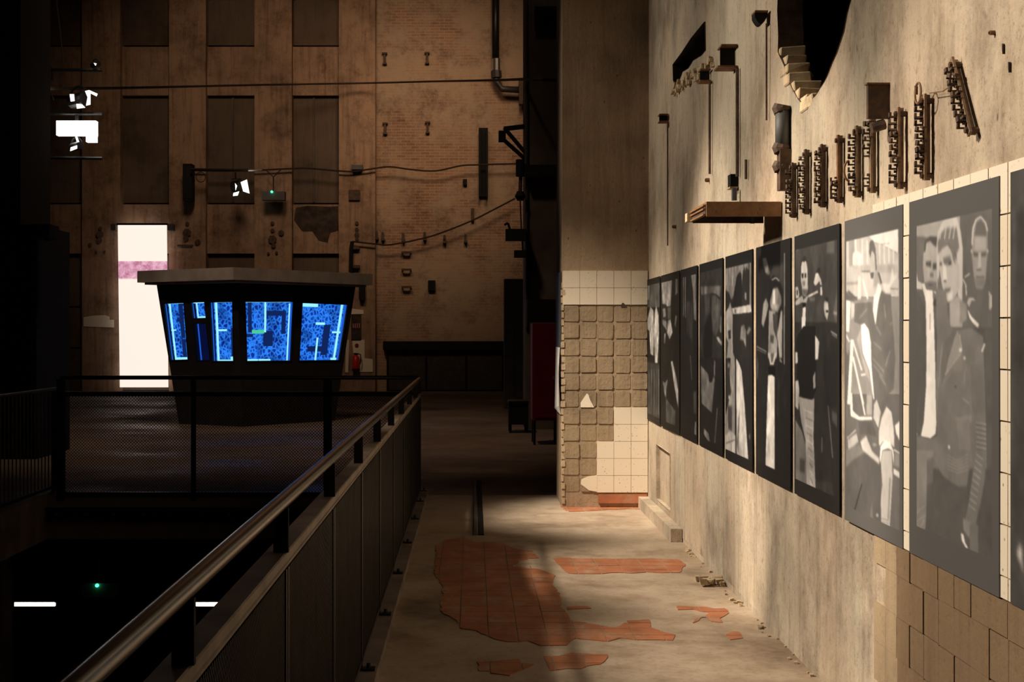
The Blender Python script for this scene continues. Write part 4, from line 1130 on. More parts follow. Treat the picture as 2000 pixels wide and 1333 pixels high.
a = P(193, 1140, 24.1); MB().tube([a, (a.x, a.y, -.42)], 0.008, 5).build('hanger', M['slab'], gx)
for (x, y0, y1, lab) in ((340,1055,1132,'thin grey pole hanging from the floor slab in the lower hall'), (382,1190,1292,'thin grey pole below the right batten light in the lower hall')):
    a = P(x, y0, 23); b = P(x, y1, 23); setp(MB().tube([a if y0 > 1100 else Vector((a.x, a.y, -.42)), b], 0.02, 6).build('pole', M['grey'], None), lab, 'pole')
# ================================================================ POSTERS (flat black and white prints)
VW = dict(A=(1770,340,4.443), B=(1770,600,4.443), C=(1770,880,4.443), D=(1640,390,6.667), E=(1640,580,6.667), F=(1640,770,4.3),
          G=(1540,430,6.667), H=(1540,620,3.417), I=(1470,460,5.556), J=(1470,690,4.933), K=(1410,480,6.06), L=(1410,690,5.8), M=(1255,510,7.018), N=(1255,690,6.345), O=(0,0,1.0))
PZ0, PZ1 = 0.788, 2.022
class Print:
    def __init__(s, xl, xr, nu, nv, base):
        s.yl = F * WX / (xl - VX); s.yr = F * WX / (xr - VX); s.nu, s.nv = nu, nv
        s.S = 2; s.W, s.H = nu * s.S, nv * s.S
        s.img = np.full((s.H, s.W), base, float)
        u = (np.arange(s.W) + .5) / s.W; v = (np.arange(s.H) + .5) / s.H
        s.X, s.Yg = np.meshgrid(u, v)
    def uv(s, view, x, y):
        x0, y0, k = VW[view]; px, py = x0 + x / k, y0 + y / k
        Y = F * WX / (px - VX); Z = EYE - (py - VY) * Y / F
        return (s.yl - Y) / (s.yl - s.yr), (PZ1 - Z) / (PZ1 - PZ0)
    def mask(s, view, pts):
        q = [s.uv(view, *p) for p in pts]
        m = np.zeros_like(s.img, bool); j = len(q) - 1
        for i in range(len(q)):
            (xi, yi), (xj, yj) = q[i], q[j]
            if yi != yj:
                c = ((yi > s.Yg) != (yj > s.Yg)) & (s.X < (xj - xi) * (s.Yg - yi) / (yj - yi) + xi)
                m ^= c
            j = i
        return m.astype(float)
    def blur(s, m, r):
        r = int(round(r * s.S * 0.55))
        for ax, rr in ((0, r), (1, max(1, r // 2))):
            if rr < 1: continue
            for _ in range(2):
                k = 2 * rr + 1; pad = [(0, 0), (0, 0)]; pad[ax] = (rr + 1, rr)
                c = np.cumsum(np.pad(m, pad, mode='edge'), axis=ax)
                m = (np.take(c, range(k, c.shape[ax]), ax) - np.take(c, range(0, c.shape[ax] - k), ax)) / k
        return m
    def p(s, view, pts, tone, soft=0.8, a=1.0):
        m = s.blur(s.mask(view, pts), soft) * a
        s.img = s.img * (1 - m) + tone * m; return s
    def line(s, view, pts, w, tone, soft=0.5, a=1.0):
        for (x0, y0), (x1, y1) in zip(pts[:-1], pts[1:]):
            dx, dy = x1 - x0, y1 - y0; l = math.hypot(dx, dy); nx, ny = -dy / l * w / 2, dx / l * w / 2
            s.p(view, [(x0 + nx, y0 + ny), (x1 + nx, y1 + ny), (x1 - nx, y1 - ny), (x0 - nx, y0 - ny)], tone, soft, a)
        return s
    def ell(s, view, cx, cy, rx, ry, tone, soft=0.8, a=1.0):
        return s.p(view, [(cx + rx * math.cos(t), cy + ry * math.sin(t)) for t in np.linspace(0, 2 * math.pi, 20)[:-1]], tone, soft, a)
    def grain(s, amp, seed, fu=10, fv=14):
        r = np.random.default_rng(seed)
        for o in (1, 2, 4):
            g = r.normal(size=(fv * o + 2, fu * o + 2))
            yi = s.Yg * fv * o; xi = s.X * fu * o; y0 = yi.astype(int); x0 = xi.astype(int); fy = yi - y0; fx = xi - x0
            fy = fy * fy * (3 - 2 * fy); fx = fx * fx * (3 - 2 * fx)
            n = (g[y0, x0] * (1 - fx) + g[y0, x0 + 1] * fx) * (1 - fy) + (g[y0 + 1, x0] * (1 - fx) + g[y0 + 1, x0 + 1] * fx) * fy
            s.img = s.img + n * amp / o ** .6 * np.clip(s.img, .12, 1)
        return s
    def border(s, l, r, t, b, tone):
        m = (s.X < l) | (s.X > 1 - r) | (s.Yg < t) | (s.Yg > 1 - b)
        s.img[m] = tone; return s
    def build(s, label, gain=0.72, gam=1.0):
        im = (np.clip(s.img, 0.02, 1.0) ** gam).reshape(s.nv, s.S, s.nu, s.S).mean(axis=(1, 3))
        lin = np.where(im <= .04045, im / 12.92, ((im + .055) / 1.055) ** 2.4) * gain
        nu, nv = s.nu, s.nv
        us = np.linspace(0, 1, nu); vs_ = np.linspace(0, 1, nv)
        U, V = np.meshgrid(us, vs_)
        yc = (s.yl + s.yr) / 2
        th = 0.0125 if s.yl < 5.8 else 0.006
        co = np.stack([np.full_like(U, -th), s.yl + (s.yr - s.yl) * U - yc, (PZ1 - PZ0) * (1 - V)], -1).reshape(-1, 3)
        idx = np.arange(nu * nv).reshape(nv, nu)
        fa = np.stack([idx[:-1, :-1], idx[1:, :-1], idx[1:, 1:], idx[:-1, 1:]], -1).reshape(-1, 4)
        rim_ = list(idx[0, :]) + list(idx[1:, -1]) + list(idx[-1, -2::-1]) + list(idx[-2:0:-1, 0])
        nb = len(rim_); n0 = nu * nv
        back_ = co[rim_].copy(); back_[:, 0] = -0.0005
        co = np.vstack([co, back_])
        sk = [(rim_[i], rim_[(i + 1) % nb], n0 + (i + 1) % nb, n0 + i) for i in range(nb)]
        me = bpy.data.meshes.new('photo_poster')
        me.from_pydata(co.tolist(), [], fa.tolist() + sk)
        at = me.color_attributes.new('tone', 'FLOAT_COLOR', 'POINT')
        v = np.concatenate([lin.reshape(-1), lin.reshape(-1)[rim_]])
        col = np.stack([v, v * .965, v * .945, np.ones_like(v)], -1).astype(np.float32)
        at.data.foreach_set('color', col.reshape(-1))
        me.materials.append(M['print']); me.update()
        o = bpy.data.objects.new('photo_poster', me); o.location = (WX, yc, PZ0); COL.objects.link(o)
        return setp(o, label, 'poster', 'photo posters on the right wall')

# -- nearest full poster: three young men in leather and dinner jackets
q = Print(1783, 1959.5, 130, 340, .38)  # blacks raised in the print to carry the glossy sheen of the spots
q.p('A', [(60,320),(805,130),(815,1333),(60,1333)], .43, .5)
q.p('A', [(60,320),(500,205),(500,620),(310,560),(60,545)], .68, 2).p('A', [(60,320),(300,250),(300,420),(60,460)], .72, 6)
q.p('A', [(510,205),(800,135),(800,300),(515,350)], .48, 5)
q.p('A', [(60,560),(190,560),(190,960),(60,960)], .47, 4)
# left man
q.p('A', [(185,660),(200,600),(250,560),(300,590),(300,1050),(240,1075),(195,1000),(178,800)], .70, 1.5)
q.p('A', [(180,680),(195,590),(240,545),(300,550),(300,640),(270,620),(240,585),(208,600),(200,680)], .36, 1.5)
q.p('A', [(203,765),(250,760),(248,815),(205,800)], .38, 1.5).p('A', [(262,780),(300,775),(300,830),(264,835)], .38, 1.5).p('A', [(240,860),(268,860),(268,900),(238,900)], .5, 1.5)
q.p('A', [(190,950),(240,930),(300,940),(300,1070),(240,1085),(200,1010)], .50, 2).p('A', [(225,955),(265,960),(262,975),(225,972)], .4, 1)
q.p('A', [(165,955),(190,950),(215,1030),(262,1185),(225,1190)], .88, 1).p('A', [(225,1100),(250,1130),(312,1060),(312,1150),(250,1150),(228,1180)], .33, .8)
q.p('A', [(245,1090),(268,1085),(262,1130),(248,1130)], .8, 1).p('A', [(275,1020),(305,1035),(295,1045),(275,1032)], .9, .6)
q.p('A', [(64,738),(90,780),(118,830),(135,930),(172,955),(170,1005),(125,1000),(95,1080),(70,1010)], .80, 1.2).p('A', [(70,880),(118,860),(110,1000),(80,1060)], .6, 3)
q.p('B', [(60,0),(205,0),(215,500),(195,900),(160,1110),(90,1000),(60,900)], .39, 1).p('A', [(60,1090),(140,1030),(205,1180),(215,1333),(60,1333)], .39, 1.5)
q.p('B', [(200,-150),(262,-140),(275,150),(285,500),(290,800),(296,1000),(288,1100),(240,1142),(160,1120),(185,1000),(205,700),(210,400)], .97, .7)
q.p('B', [(80,1000),(95,1060),(135,1112),(95,1105)], .92, .6).line('B', [(240,60),(240,200)], 8, .7, .8)
q.p('B', [(85,1110),(150,1120),(240,1145),(300,1120),(310,1400),(85,1400)], .50, 2)
q.p('C', [(85,0),(275,0),(240,200),(212,300),(208,560),(188,830),(90,790)], .57, 1.5).p('C', [(210,80),(270,60),(255,700),(215,760)], .46, 3)
for a_, b_ in (((100,560),(190,480)), ((105,630),(200,560)), ((130,720),(190,600)), ((130,740),(160,820)), ((160,820),(190,740))): q.line('C', [a_, b_], 10, .66, 1)
q.line('C', [(248,680),(248,860)], 8, .56, .6)
# blond man
q.p('A', [(298,620),(310,500),(350,420),(395,372),(470,380),(505,500),(525,650),(522,1000),(516,1180),(485,1150),(470,700),(430,560),(370,600),(330,660),(318,900),(308,1150),(298,900)], .80, 1.5)
q.line('A', [(390,345),(425,390)], 6, .85, .5).line('A', [(440,390),(478,370)], 6, .85, .5)
q.p('A', [(330,520),(380,470),(470,470),(495,640),(470,700),(430,640),(385,600),(335,680),(310,700),(305,600)], .50, 2.5)
for x_ in (345, 385, 425, 460): q.line('A', [(x_, 430), (x_ - 20, 570)], 7, .82, 1)
q.p('A', [(322,690),(345,650),(392,620),(445,700),(492,800),(495,1000),(440,1105),(390,1112),(352,1010),(318,820)], .74, 2)
q.p('A', [(305,900),(350,1010),(385,1110),(370,1180),(310,1180)], .45, 3)
q.p('A', [(350,735),(415,715),(432,790),(365,795)], .47, 2.5).p('A', [(400,770),(425,760),(420,790),(400,795)], .35, 1).p('A', [(322,770),(345,770),(342,800),(322,800)], .42, 1.5)
q.p('A', [(415,620),(450,650),(462,790),(440,750)], .5, 2).p('A', [(350,790),(378,800),(388,920),(352,925)], .86, 1.5).p('A', [(358,925),(385,925),(380,945),(360,945)], .5, 1.2)
q.p('A', [(362,1000),(420,988),(412,1030),(370,1035)], .48, 1.5).p('A', [(400,1040),(440,1020),(430,1100),(395,1100)], .86, 2.5)
q.p('A', [(410,1120),(470,1060),(520,1100),(522,1333),(412,1333)], .68, 2).p('B', [(412,-30),(500,-30),(492,140),(455,172),(425,160)], .70, 1.2).p('B', [(498,-60),(560,-20),(560,110),(500,150)], .58, 2)
q.p('B', [(290,-160),(380,-140),(390,30),(420,180),(480,200),(600,180),(700,260),(722,900),(735,1400),(560,1400),(300,1400),(292,600),(300,300)], .50, 2)
q.p('B', [(372,300),(440,200),(480,210),(440,330),(380,560),(340,700),(330,500)], .46, 2).p('B', [(330,720),(372,600),(510,400),(560,460),(560,560),(440,560)], .53, 2).p('B', [(480,200),(515,380),(370,600),(395,470),(450,280)], .60, 1)
q.line('B', [(495,240),(515,370)], 9, .72, .8).line('B', [(370,590),(510,400)], 9, .68, 1).ell('B', 505, 375, 14, 18, .85, .8).ell('B', 540, 445, 10, 16, .8, .8)
q.line('B', [(300,560),(300,900)], 8, .58, 1).line('B', [(345,330),(310,700)], 10, .58, 1.5).line('B', [(600,480),(600,900)], 10, .56, 1.5).line('B', [(540,560),(540,650)], 8, .6, 1)
q.p('B', [(590,500),(700,500),(720,900),(640,940),(600,900)], .47, 3).line('B', [(520,790),(580,840)], 10, .62, 1).p('B', [(440,970),(600,930),(600,1000),(520,1000)], .57, 2).line('B', [(495,1000),(495,1230)], 8, .62, 1)
q.p('B', [(470,1000),(580,970),(600,1333),(500,1333)], .54, 3)
q.ell('B', 405, 1215, 9, 18, .85, .6).ell('B', 462, 693, 10, 10, .36, .8)
for i in range(8): q.line('B', [(640,1000 + i * 42),(730,1020 + i * 42)], 12, .62, 1); q.line('B', [(640,1022 + i * 42),(730,1042 + i * 42)], 8, .42, 1)
q.p('C', [(295,0),(600,0),(575,200),(558,310),(500,322),(430,290),(360,230),(320,170)], .50, 1.5)
for i in range(5): q.line('C', [(390,40 + i * 30),(480,90 + i * 26),(570,30 + i * 34)], 9, .60, 1)
q.p('C', [(215,300),(360,235),(480,320),(560,320),(580,600),(560,900),(270,900),(215,700)], .40, 3)
q.p('C', [(635,0),(730,0),(715,250),(680,450),(640,620),(600,800),(540,620),(580,430),(610,200)], .50, 1.5)
for i in range(9): q.line('C', [(640 - i * 8, 30 + i * 55),(700 - i * 8, 80 + i * 55)], 11, .62, 1)
q.p('C', [(525,590),(600,620),(580,760),(530,690)], .56, 2).p('C', [(508,720),(528,722),(545,800),(572,845),(555,850),(515,780)], .95, .7).p('C', [(585,640),(655,640),(665,1060),(585,1035)], .48, 1.5)
# right man
q.p('A', [(602,700),(610,470),(640,395),(678,375),(722,425),(738,500),(738,700),(722,930),(690,1000),(640,990),(615,850)], .62, 1.5)
q.p('A', [(625,540),(640,430),(680,395),(722,450),(732,545),(690,545)], .44, 2).line('A', [(604,620),(612,480),(640,400),(680,377),(722,428),(738,500)], 10, .85, .8)
q.p('A', [(630,555),(725,555),(725,660),(630,665)], .68, 2).p('A', [(613,678),(660,690),(655,725),(618,718)], .40, 1.5).p('A', [(682,690),(730,680),(725,720),(684,722)], .40, 1.5)
q.p('A', [(664,690),(678,690),(684,810),(655,820)], .72, 1.2).p('A', [(640,830),(690,830),(680,845),(645,845)], .45, 1).p('A', [(638,890),(712,890),(705,912),(645,912)], .46, 1.2).p('A', [(620,905),(722,905),(705,990),(645,990)], .52, 3)
q.line('A', [(598,660),(602,690)], 10, .8, .8).line('A', [(740,660),(742,690)], 8, .8, .8)
q.p('A', [(575,1100),(640,1040),(730,1020),(820,1100),(815,1333),(600,1333)], .43, 2).p('A', [(750,1020),(770,1050),(820,1090),(790,1140),(755,1190)], .74, 1.2).p('A', [(560,1120),(575,1080),(615,1075),(635,1105),(600,1100),(580,1160)], .72, 1)
q.line('A', [(525,915),(550,965),(556,1060)], 8, .85, .6).line('A', [(540,900),(585,868)], 9, .85, .6)
q.p('B', [(565,20),(600,85),(665,150),(655,182),(612,140),(580,90)], .93, .7).line('B', [(690,390),(715,320)], 14, .85, .8)
q.p('B', [(720,200),(855,200),(855,1400),(735,1400),(725,900)], .40, 2).line('B', [(815,640),(815,1040)], 7, .52, .8)
q.p('A', [(0,0),(60,0),(60,1333),(0,1333)], .40, .4)
q.grain(.028, 3)
q.line('C', [(815,240),(820,560)], 7, .5, .7).p('C', [(790,980),(825,1000),(825,1130),(790,1110)], .5, 2)
q.border(.10, .07, .075, .085, .385)
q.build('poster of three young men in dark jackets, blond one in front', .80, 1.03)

# -- second nearest: man leaning over a motorcycle
q = Print(1655.5, 1769.5, 96, 320, .42)  # raised black tone has the surface sheen painted in
q.p('D', [(118,385),(800,185),(815,1333),(100,1333)], .80, .4).p('E', [(90,0),(830,0),(830,1333),(80,1333)], .60, .4).p('F', [(55,0),(545,0),(545,1250),(55,1050)], .46, .4)
q.p('D', [(255,385),(795,185),(800,700),(480,560),(430,480),(260,425)], .97, .8).line('D', [(255,400),(420,470)], 16, .72, 1).line('D', [(480,565),(580,590),(780,700)], 14, .66, 1).line('D', [(580,590),(690,575)], 12, .72, 1)
q.p('D', [(160,390),(235,390),(225,870),(165,870)], .66, 2)
for x_ in (250, 335, 400, 560, 620, 680, 740): q.line('D', [(x_, 500 + .25 * (x_ - 250)), (x_ + 5, 850)], 18, .92, 1.5)
q.p('D', [(215,700),(275,680),(330,720),(325,860),(210,860)], .95, 2).p('D', [(310,865),(800,855),(805,960),(310,950)], .74, 2).line('D', [(130,1100),(280,1090)], 26, .6, 2).line('D', [(330,940),(440,940)], 18, .5, 1)
q.p('D', [(100,1180),(240,1290),(240,1333),(100,1333)], .45, 2).line('D', [(150,1200),(270,1310)], 30, .4, 1.5).p('D', [(280,1000),(320,1010),(320,1300),(275,1300)], .9, 2).line('D', [(340,1040),(410,1300)], 20, .92, 1.5)
q.p('D', [(425,700),(430,570),(455,530),(480,540),(510,640),(525,920),(500,930),(490,720),(460,670),(445,780)], .48, 1.2).p('D', [(440,780),(462,680),(495,720),(510,930),(475,1040),(445,960)], .78, 1.5)
q.p('D', [(440,955),(490,955),(478,1035),(448,1030)], .42, 1.2).p('D', [(490,960),(545,940),(590,1100),(540,1130),(480,1150)], .72, 1.5).p('D', [(535,950),(560,960),(595,1090),(575,1110)], .42, 1)
q.p('D', [(690,1100),(730,880),(745,1000),(790,1000),(700,1140),(690,1240),(640,1230),(600,1100)], .90, 2).line('D', [(700,1165),(805,1170)], 14, .55, 1)
q.p('D', [(585,1180),(640,1230),(710,1240),(710,1400),(530,1400)], .47, 1.5)
q.p('E', [(105,40),(185,60),(175,300),(165,460),(108,450)], .93, 1.2).p('E', [(190,60),(240,100),(230,260),(190,300)], .8, 1.5).line('E', [(110,470),(170,590)], 22, .85, 1)
q.p('E', [(85,480),(190,760),(150,1333),(85,1333)], .44, 1.5)
q.p('E', [(240,90),(460,75),(510,380),(535,200),(560,-20),(700,-20),(730,300),(765,800),(745,1200),(560,1400),(485,1290),(455,900),(430,450),(355,350),(300,360),(230,330)], .47, 1)
q.p('D', [(540,1090),(560,1110),(585,1185),(540,1340),(485,1340)], .97, .8).p('E', [(490,-20),(560,-20),(535,150),(508,370),(475,180)], .98, .7)
q.p('E', [(320,375),(365,350),(418,430),(448,600),(455,900),(492,1333),(480,1333),(430,960),(345,740),(325,560)], .98, .7).p('E', [(265,560),(320,400),(330,740),(420,950),(440,1120),(380,1000)], .72, 2)
for a_, b_ in (((520,390),(580,500)), ((480,590),(590,690)), ((470,800),(620,980)), ((640,900),(700,700)), ((620,100),(640,280)), ((300,280),(400,160)), ((560,1020),(640,1150)), ((690,370),(740,330)), ((480,880),(600,1040))): q.line('E', [a_, b_], 16, .60, 2)
q.line('E', [(205,560),(190,850),(160,1400)], 40, .92, .8).line('E', [(215,780),(350,1400)], 24, .93, .8).line('E', [(215,580),(330,960)], 20, .88, .8).line('E', [(320,1020),(380,1010)], 26, .9, .8).p('E', [(120,600),(160,620),(160,760),(130,720)], .6, 2)
q.p('F', [(110,-10),(132,-10),(138,140),(190,190),(300,190),(300,215),(200,225),(120,185)], .92, 1).line('F', [(205,0),(240,180)], 12, .9, .7).p('F', [(255,0),(300,0),(300,180),(250,180)], .68, 2)
q.p('F', [(310,200),(315,90),(338,45),(372,150),(352,285)], .80, 1.2).p('F', [(358,440),(355,320),(378,200),(420,105),(462,150),(482,300),(486,450),(440,400),(390,400)], .88, 1)
q.p('F', [(362,580),(370,440),(405,385),(450,400),(480,480),(482,610),(465,470),(430,455),(385,470),(372,560)], .99, .6).p('F', [(372,570),(388,475),(465,470),(470,700),(445,1150),(362,1115),(362,950),(385,760)], .80, 1)
for i in range(4): q.line('F', [(370,1040 + i * 26),(440,1060 + i * 26)], 8, .58, .8)
q.line('F', [(450,700),(435,1050)], 14, .62, 1.5)
q.p('F', [(70,460),(200,430),(370,580),(375,1130),(60,1030),(60,620)], .40, 1.5).p('F', [(60,470),(190,420),(250,480),(130,560),(60,640)], .52, 2).p('F', [(200,400),(250,350),(300,480),(360,540),(360,590),(290,530),(220,470)], .82, 1.5)
q.p('F', [(95,380),(170,330),(185,400),(140,440),(100,465)], .75, 2).line('F', [(90,370),(165,300)], 8, .85, .7).ell('F', 320, 425, 18, 14, .6, 1).p('F', [(180,220),(300,230),(340,360),(240,330),(200,350)], .40, 2)
q.p('F', [(490,265),(535,220),(538,410),(500,330)], .94, .8).p('F', [(478,620),(538,660),(538,712),(478,668)], .86, 1).line('F', [(480,465),(535,500)], 14, .9, .8).p('F', [(490,480),(538,510),(538,620),(490,600)], .6, 2)
q.line('F', [(215,750),(130,1060)], 7, .2, .5).p('F', [(270,1090),(300,900),(310,1110)], .48, 2).ell('F', 343, 1015, 10, 16, .7, 1)
q.grain(.03, 5); q.border(.035, .05, .07, .05, .41)
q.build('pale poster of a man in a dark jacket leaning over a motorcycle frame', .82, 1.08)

# -- third nearest: man in a bow tie among people
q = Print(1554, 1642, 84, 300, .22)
q.p('G', [(100,260),(680,170),(690,1333),(90,1333)], .31, .5).p('G', [(510,110),(615,110),(615,440),(510,440)], .42, 1.5).p('G', [(300,250),(500,200),(500,600),(300,600)], .33, 5)
q.line('G', [(125,405),(190,340),(265,270)], 9, .5, .7)
q.p('G', [(183,620),(195,550),(220,520),(250,540),(264,640),(272,900),(240,1000),(205,980),(182,800)], .78, 1.2).p('G', [(185,560),(200,500),(225,468),(250,490),(262,570),(245,530),(220,555),(205,540)], .24, 1.2)
q.p('G', [(188,700),(216,700),(210,765),(190,755)], .22, 1).p('G', [(228,700),(250,700),(248,755),(230,755)], .22, 1).p('G', [(200,800),(235,800),(235,860),(205,860)], .55, 2).p('G', [(200,905),(262,905),(255,1000),(210,990)], .45, 1.5)
q.p('G', [(105,1075),(150,1020),(200,985),(215,1060),(160,1100),(110,1115)], .70, 1.2).p('G', [(108,880),(140,870),(160,970),(150,1020),(115,1020)], .75, 1).ell('G', 133, 950, 10, 40, .3, 1)
q.p('G', [(198,1060),(262,990),(275,1000),(240,1120),(215,1110)], .70, 1).p('G', [(200,1085),(245,1080),(245,1150),(205,1150)], .12, .8).p('G', [(203,1150),(243,1130),(235,1400),(198,1400)], .86, .8).p('H', [(98,0),(125,0),(106,185),(98,180)], .86, .7)
q.line('G', [(275,1000),(400,935)], 28, .80, .8).p('G', [(280,1010),(360,1010),(360,1060),(300,1060)], .45, 2)
q.p('G', [(345,820),(372,700),(400,690),(440,780),(452,850),(430,850),(420,800),(380,850),(360,855)], .82, 1).p('G', [(370,690),(410,620),(432,640),(430,690)], .22, 1.2).p('G', [(430,880),(452,870),(458,980),(432,985)], .85, .8)
q.p('G', [(480,1080),(500,1030),(530,1080),(540,1190),(520,1310),(490,1250),(478,1160)], .74, 1.2).p('G', [(500,1180),(540,1180),(535,1210),(505,1205)], .2, .8).ell('G', 515, 1040, 25, 30, .2, 1.5)
q.p('G', [(600,1160),(650,920),(668,960),(650,1333),(620,1333)], .38, 3).line('G', [(600,1210),(650,1225)], 30, .6, 1.5)
q.p('H', [(60,140),(110,60),(190,60),(195,480),(165,552),(95,535),(65,440)], .12, 1)
q.line('H', [(290,95),(335,125)], 9, .62, .6).line('H', [(298,115),(335,140)], 6, .55, .6).p('H', [(290,150),(335,160),(335,600),(260,600),(240,300)], .19, 3)
q.p('H', [(48,235),(70,235),(72,305),(52,312)], .74, .8).p('H', [(186,120),(200,140),(214,165),(206,280),(186,285)], .84, .8).p('H', [(172,400),(188,360),(190,470),(175,480)], .65, 1)
q.p('H', [(46,430),(75,420),(82,480),(75,620),(48,585)], .72, 1.2).p('H', [(75,530),(165,552),(182,540),(176,800),(192,1185),(128,1150),(122,820),(95,700)], .66, 1)
for i in range(10): q.line('H', [(120 + i * 4, 620 + i * 50),(170, 640 + i * 52)], 8, .52 if i % 2 else .76, 1)
q.p('H', [(42,660),(100,760),(124,850),(130,1150),(40,1110)], .50, 1.5).p('H', [(85,940),(120,950),(120,1040),(85,1030)], .34, 3)
q.line('H', [(272,590),(303,940)], 5, .55, .5).line('H', [(232,800),(232,900)], 8, .42, 1).p('H', [(190,1090),(300,1100),(310,1240),(190,1190)], .28, 3).p('H', [(295,620),(335,650),(335,740),(300,690)], .36, 3)
q.grain(.05, 8); q.border(.03, .05, .055, .06, .20)
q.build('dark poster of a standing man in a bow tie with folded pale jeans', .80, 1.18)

# -- fourth nearest: man in a cap close up with a white shirt front
q = Print(1478.6, 1546, 64, 260, .17)
q.p('I', [(40,160),(420,60),(420,1333),(40,1333)], .16, .5).line('I', [(358,118),(352,1400)], 9, .66, .5)
q.p('I', [(110,200),(150,190),(160,250),(205,420),(180,440),(150,400),(130,330)], .45, 2).line('I', [(140,190),(160,215)], 12, .8, .8).p('I', [(150,340),(180,330),(182,410),(155,410)], .6, 1.5)
q.p('I', [(300,350),(330,300),(350,320),(345,600),(310,500)], .30, 3).p('I', [(205,430),(240,330),(300,330),(330,520),(200,480)], .28, 3)
q.p('I', [(192,760),(198,500),(235,440),(290,460),(325,600),(330,720),(290,860),(240,830)], .12, 1.5).line('I', [(220,490),(265,462),(300,500)], 16, .6, 1)
q.p('I', [(200,720),(235,580),(285,570),(320,660),(325,740),(285,840),(235,830),(205,790)], .52, 2).p('I', [(232,590),(258,590),(258,760),(225,770)], .78, 2).p('I', [(210,755),(310,750),(280,810),(225,805)], .62, 2)
q.p('I', [(190,815),(255,825),(285,1050),(275,1333),(178,1333),(188,1000)], .62, 1.5).p('I', [(230,850),(285,850),(275,1150),(240,1020)], .30, 2).p('I', [(205,1080),(245,1090),(240,1180),(205,1160)], .34, 2)
q.p('I', [(318,820),(332,820),(330,1333),(300,1333),(280,1080)], .70, 1.5).p('I', [(130,740),(160,680),(185,760),(165,860),(130,1000),(110,960)], .60, 2)
q.line('I', [(55,1205),(165,1265)], 10, .62, .6).line('I', [(55,1235),(160,1285)], 7, .55, .6)
q.p('J', [(158,0),(245,0),(212,115),(180,115)], .72, 1).p('J', [(185,0),(220,0),(205,90),(190,90)], .38, 1.5).p('J', [(160,130),(230,130),(228,210),(168,215)], .06, .8).p('J', [(160,215),(195,210),(222,228),(222,1165),(134,1112),(148,600)], .88, .7)
q.p('J', [(45,0),(70,100),(60,250),(45,250)], .32, 2).line('J', [(270,60),(290,90)], 16, .6, 1).line('J', [(260,260),(250,600)], 20, .23, 3)
q.grain(.06, 11); q.border(.03, .12, .055, .06, .16)
q.build('dark poster of a man in a cap with a bow tie and white shirt front',.80, 1.2)

# -- fifth nearest
q = Print(1418.6, 1471.5, 56, 240, .13)
q.p('K', [(55,180),(370,95),(370,1333),(50,1333)], .15, .5).p('K', [(55,190),(330,120),(330,300),(280,260),(245,350),(215,320),(185,380),(150,600),(125,650),(95,560),(55,530)], .46, 1.5)
for x_ in (75, 110, 145, 175, 215, 255, 290): q.line('K', [(x_, 190), (x_ - 8, 480)], 9, .58, .8)
q.line('K', [(345,120),(345,780)], 16, .55, .6).p('K', [(130,740),(190,370),(230,310),(248,440),(240,720)], .09, 1.5).p('K', [(250,420),(300,260),(330,320),(330,720),(250,720)], .16, 3).p('K', [(280,560),(300,560),(300,650),(282,640)], .5, 1.2)
q.p('K', [(132,745),(350,700),(362,790),(300,800),(145,815)], .66, 1.2).p('K', [(160,755),(180,752),(182,800),(165,800)], .4, 1)
q.p('K', [(58,790),(90,740),(112,670),(140,800),(142,1333),(55,1333)], .60, 1.2).p('K', [(85,1010),(118,1000),(120,1100),(92,1115)], .22, 1.2).p('K', [(60,1080),(90,1150),(70,1333),(55,1333)], .3, 2)
q.p('K', [(225,1120),(240,960),(272,935),(295,1010),(295,1210),(262,1120)], .50, 1.5).p('K', [(300,1040),(330,960),(360,990),(320,1060)], .45, 2)
q.p('L', [(120,0),(140,0),(166,80),(166,1150),(55,1100),(55,700),(112,450),(95,200)], .55, 1.5).p('L', [(60,60),(110,100),(90,300),(120,440),(60,600)], .22, 2).ell('L', 92, 140, 16, 30, .5, 1.5).p('L', [(80,600),(125,600),(125,880),(85,860)], .30, 3).ell('L', 95, 500, 8, 26, .72, .8)
q.p('L', [(172,60),(200,100),(235,200),(270,600),(308,1200),(178,1145)], .74, .9).line('L', [(165,60),(168,1150)], 12, .06, .6).p('L', [(180,1000),(210,640),(205,900),(195,1140)], .4, 2)
q.p('L', [(52,930),(110,880),(165,930),(165,1145),(52,1090)], .66, 1).line('L', [(60,1020),(160,980)], 9, .3, 1).p('L', [(310,940),(330,900),(330,990)], .4, 1.5)
q.grain(.07, 13); q.border(.02, .03, .06, .05, .11)
q.build('poster with a hooded figure and a long white robe shape',.80, 1.2)

# -- farther ones
q = Print(1367.6, 1413, 44, 220, .13)
q.p('M', [(800,60),(1105,0),(1105,1333),(800,1333)], .20, .5).p('M', [(810,355),(1085,345),(1075,500),(960,450),(820,470)], .42, 1.5).p('M', [(960,470),(1010,470),(1085,540),(1070,900),(1010,1050),(975,960),(960,800)], .33, 1.5).p('M', [(860,480),(940,470),(930,700),(880,760)], .28, 2)
q.p('M', [(860,900),(950,700),(970,1000),(960,1333),(850,1333)], .09, 2).line('M', [(960,450),(1020,470),(1070,530)], 14, .12, 1).p('M', [(1020,1050),(1050,1040),(1095,1110),(1095,1165),(1050,1110)], .60, .8).line('M', [(1085,760),(1080,980)], 14, .5, 1)
q.p('N', [(735,150),(770,190),(825,260),(840,360),(870,360),(895,280),(905,330),(868,740),(745,620)], .47, 1).line('N', [(935,680),(905,1110)], 8, .55, .6).p('N', [(775,930),(830,990),(845,1090),(820,1080),(770,1000)], .50, 1).line('N', [(905,90),(900,280)], 14, .5, 1.2)
q.grain(.1, 17); q.border(.03, .03, .05, .05, .11); q.build('dark poster of a bent head under a shock of hair',.80, 1.2)
q = Print(1330.6, 1363, 36, 220, .12)
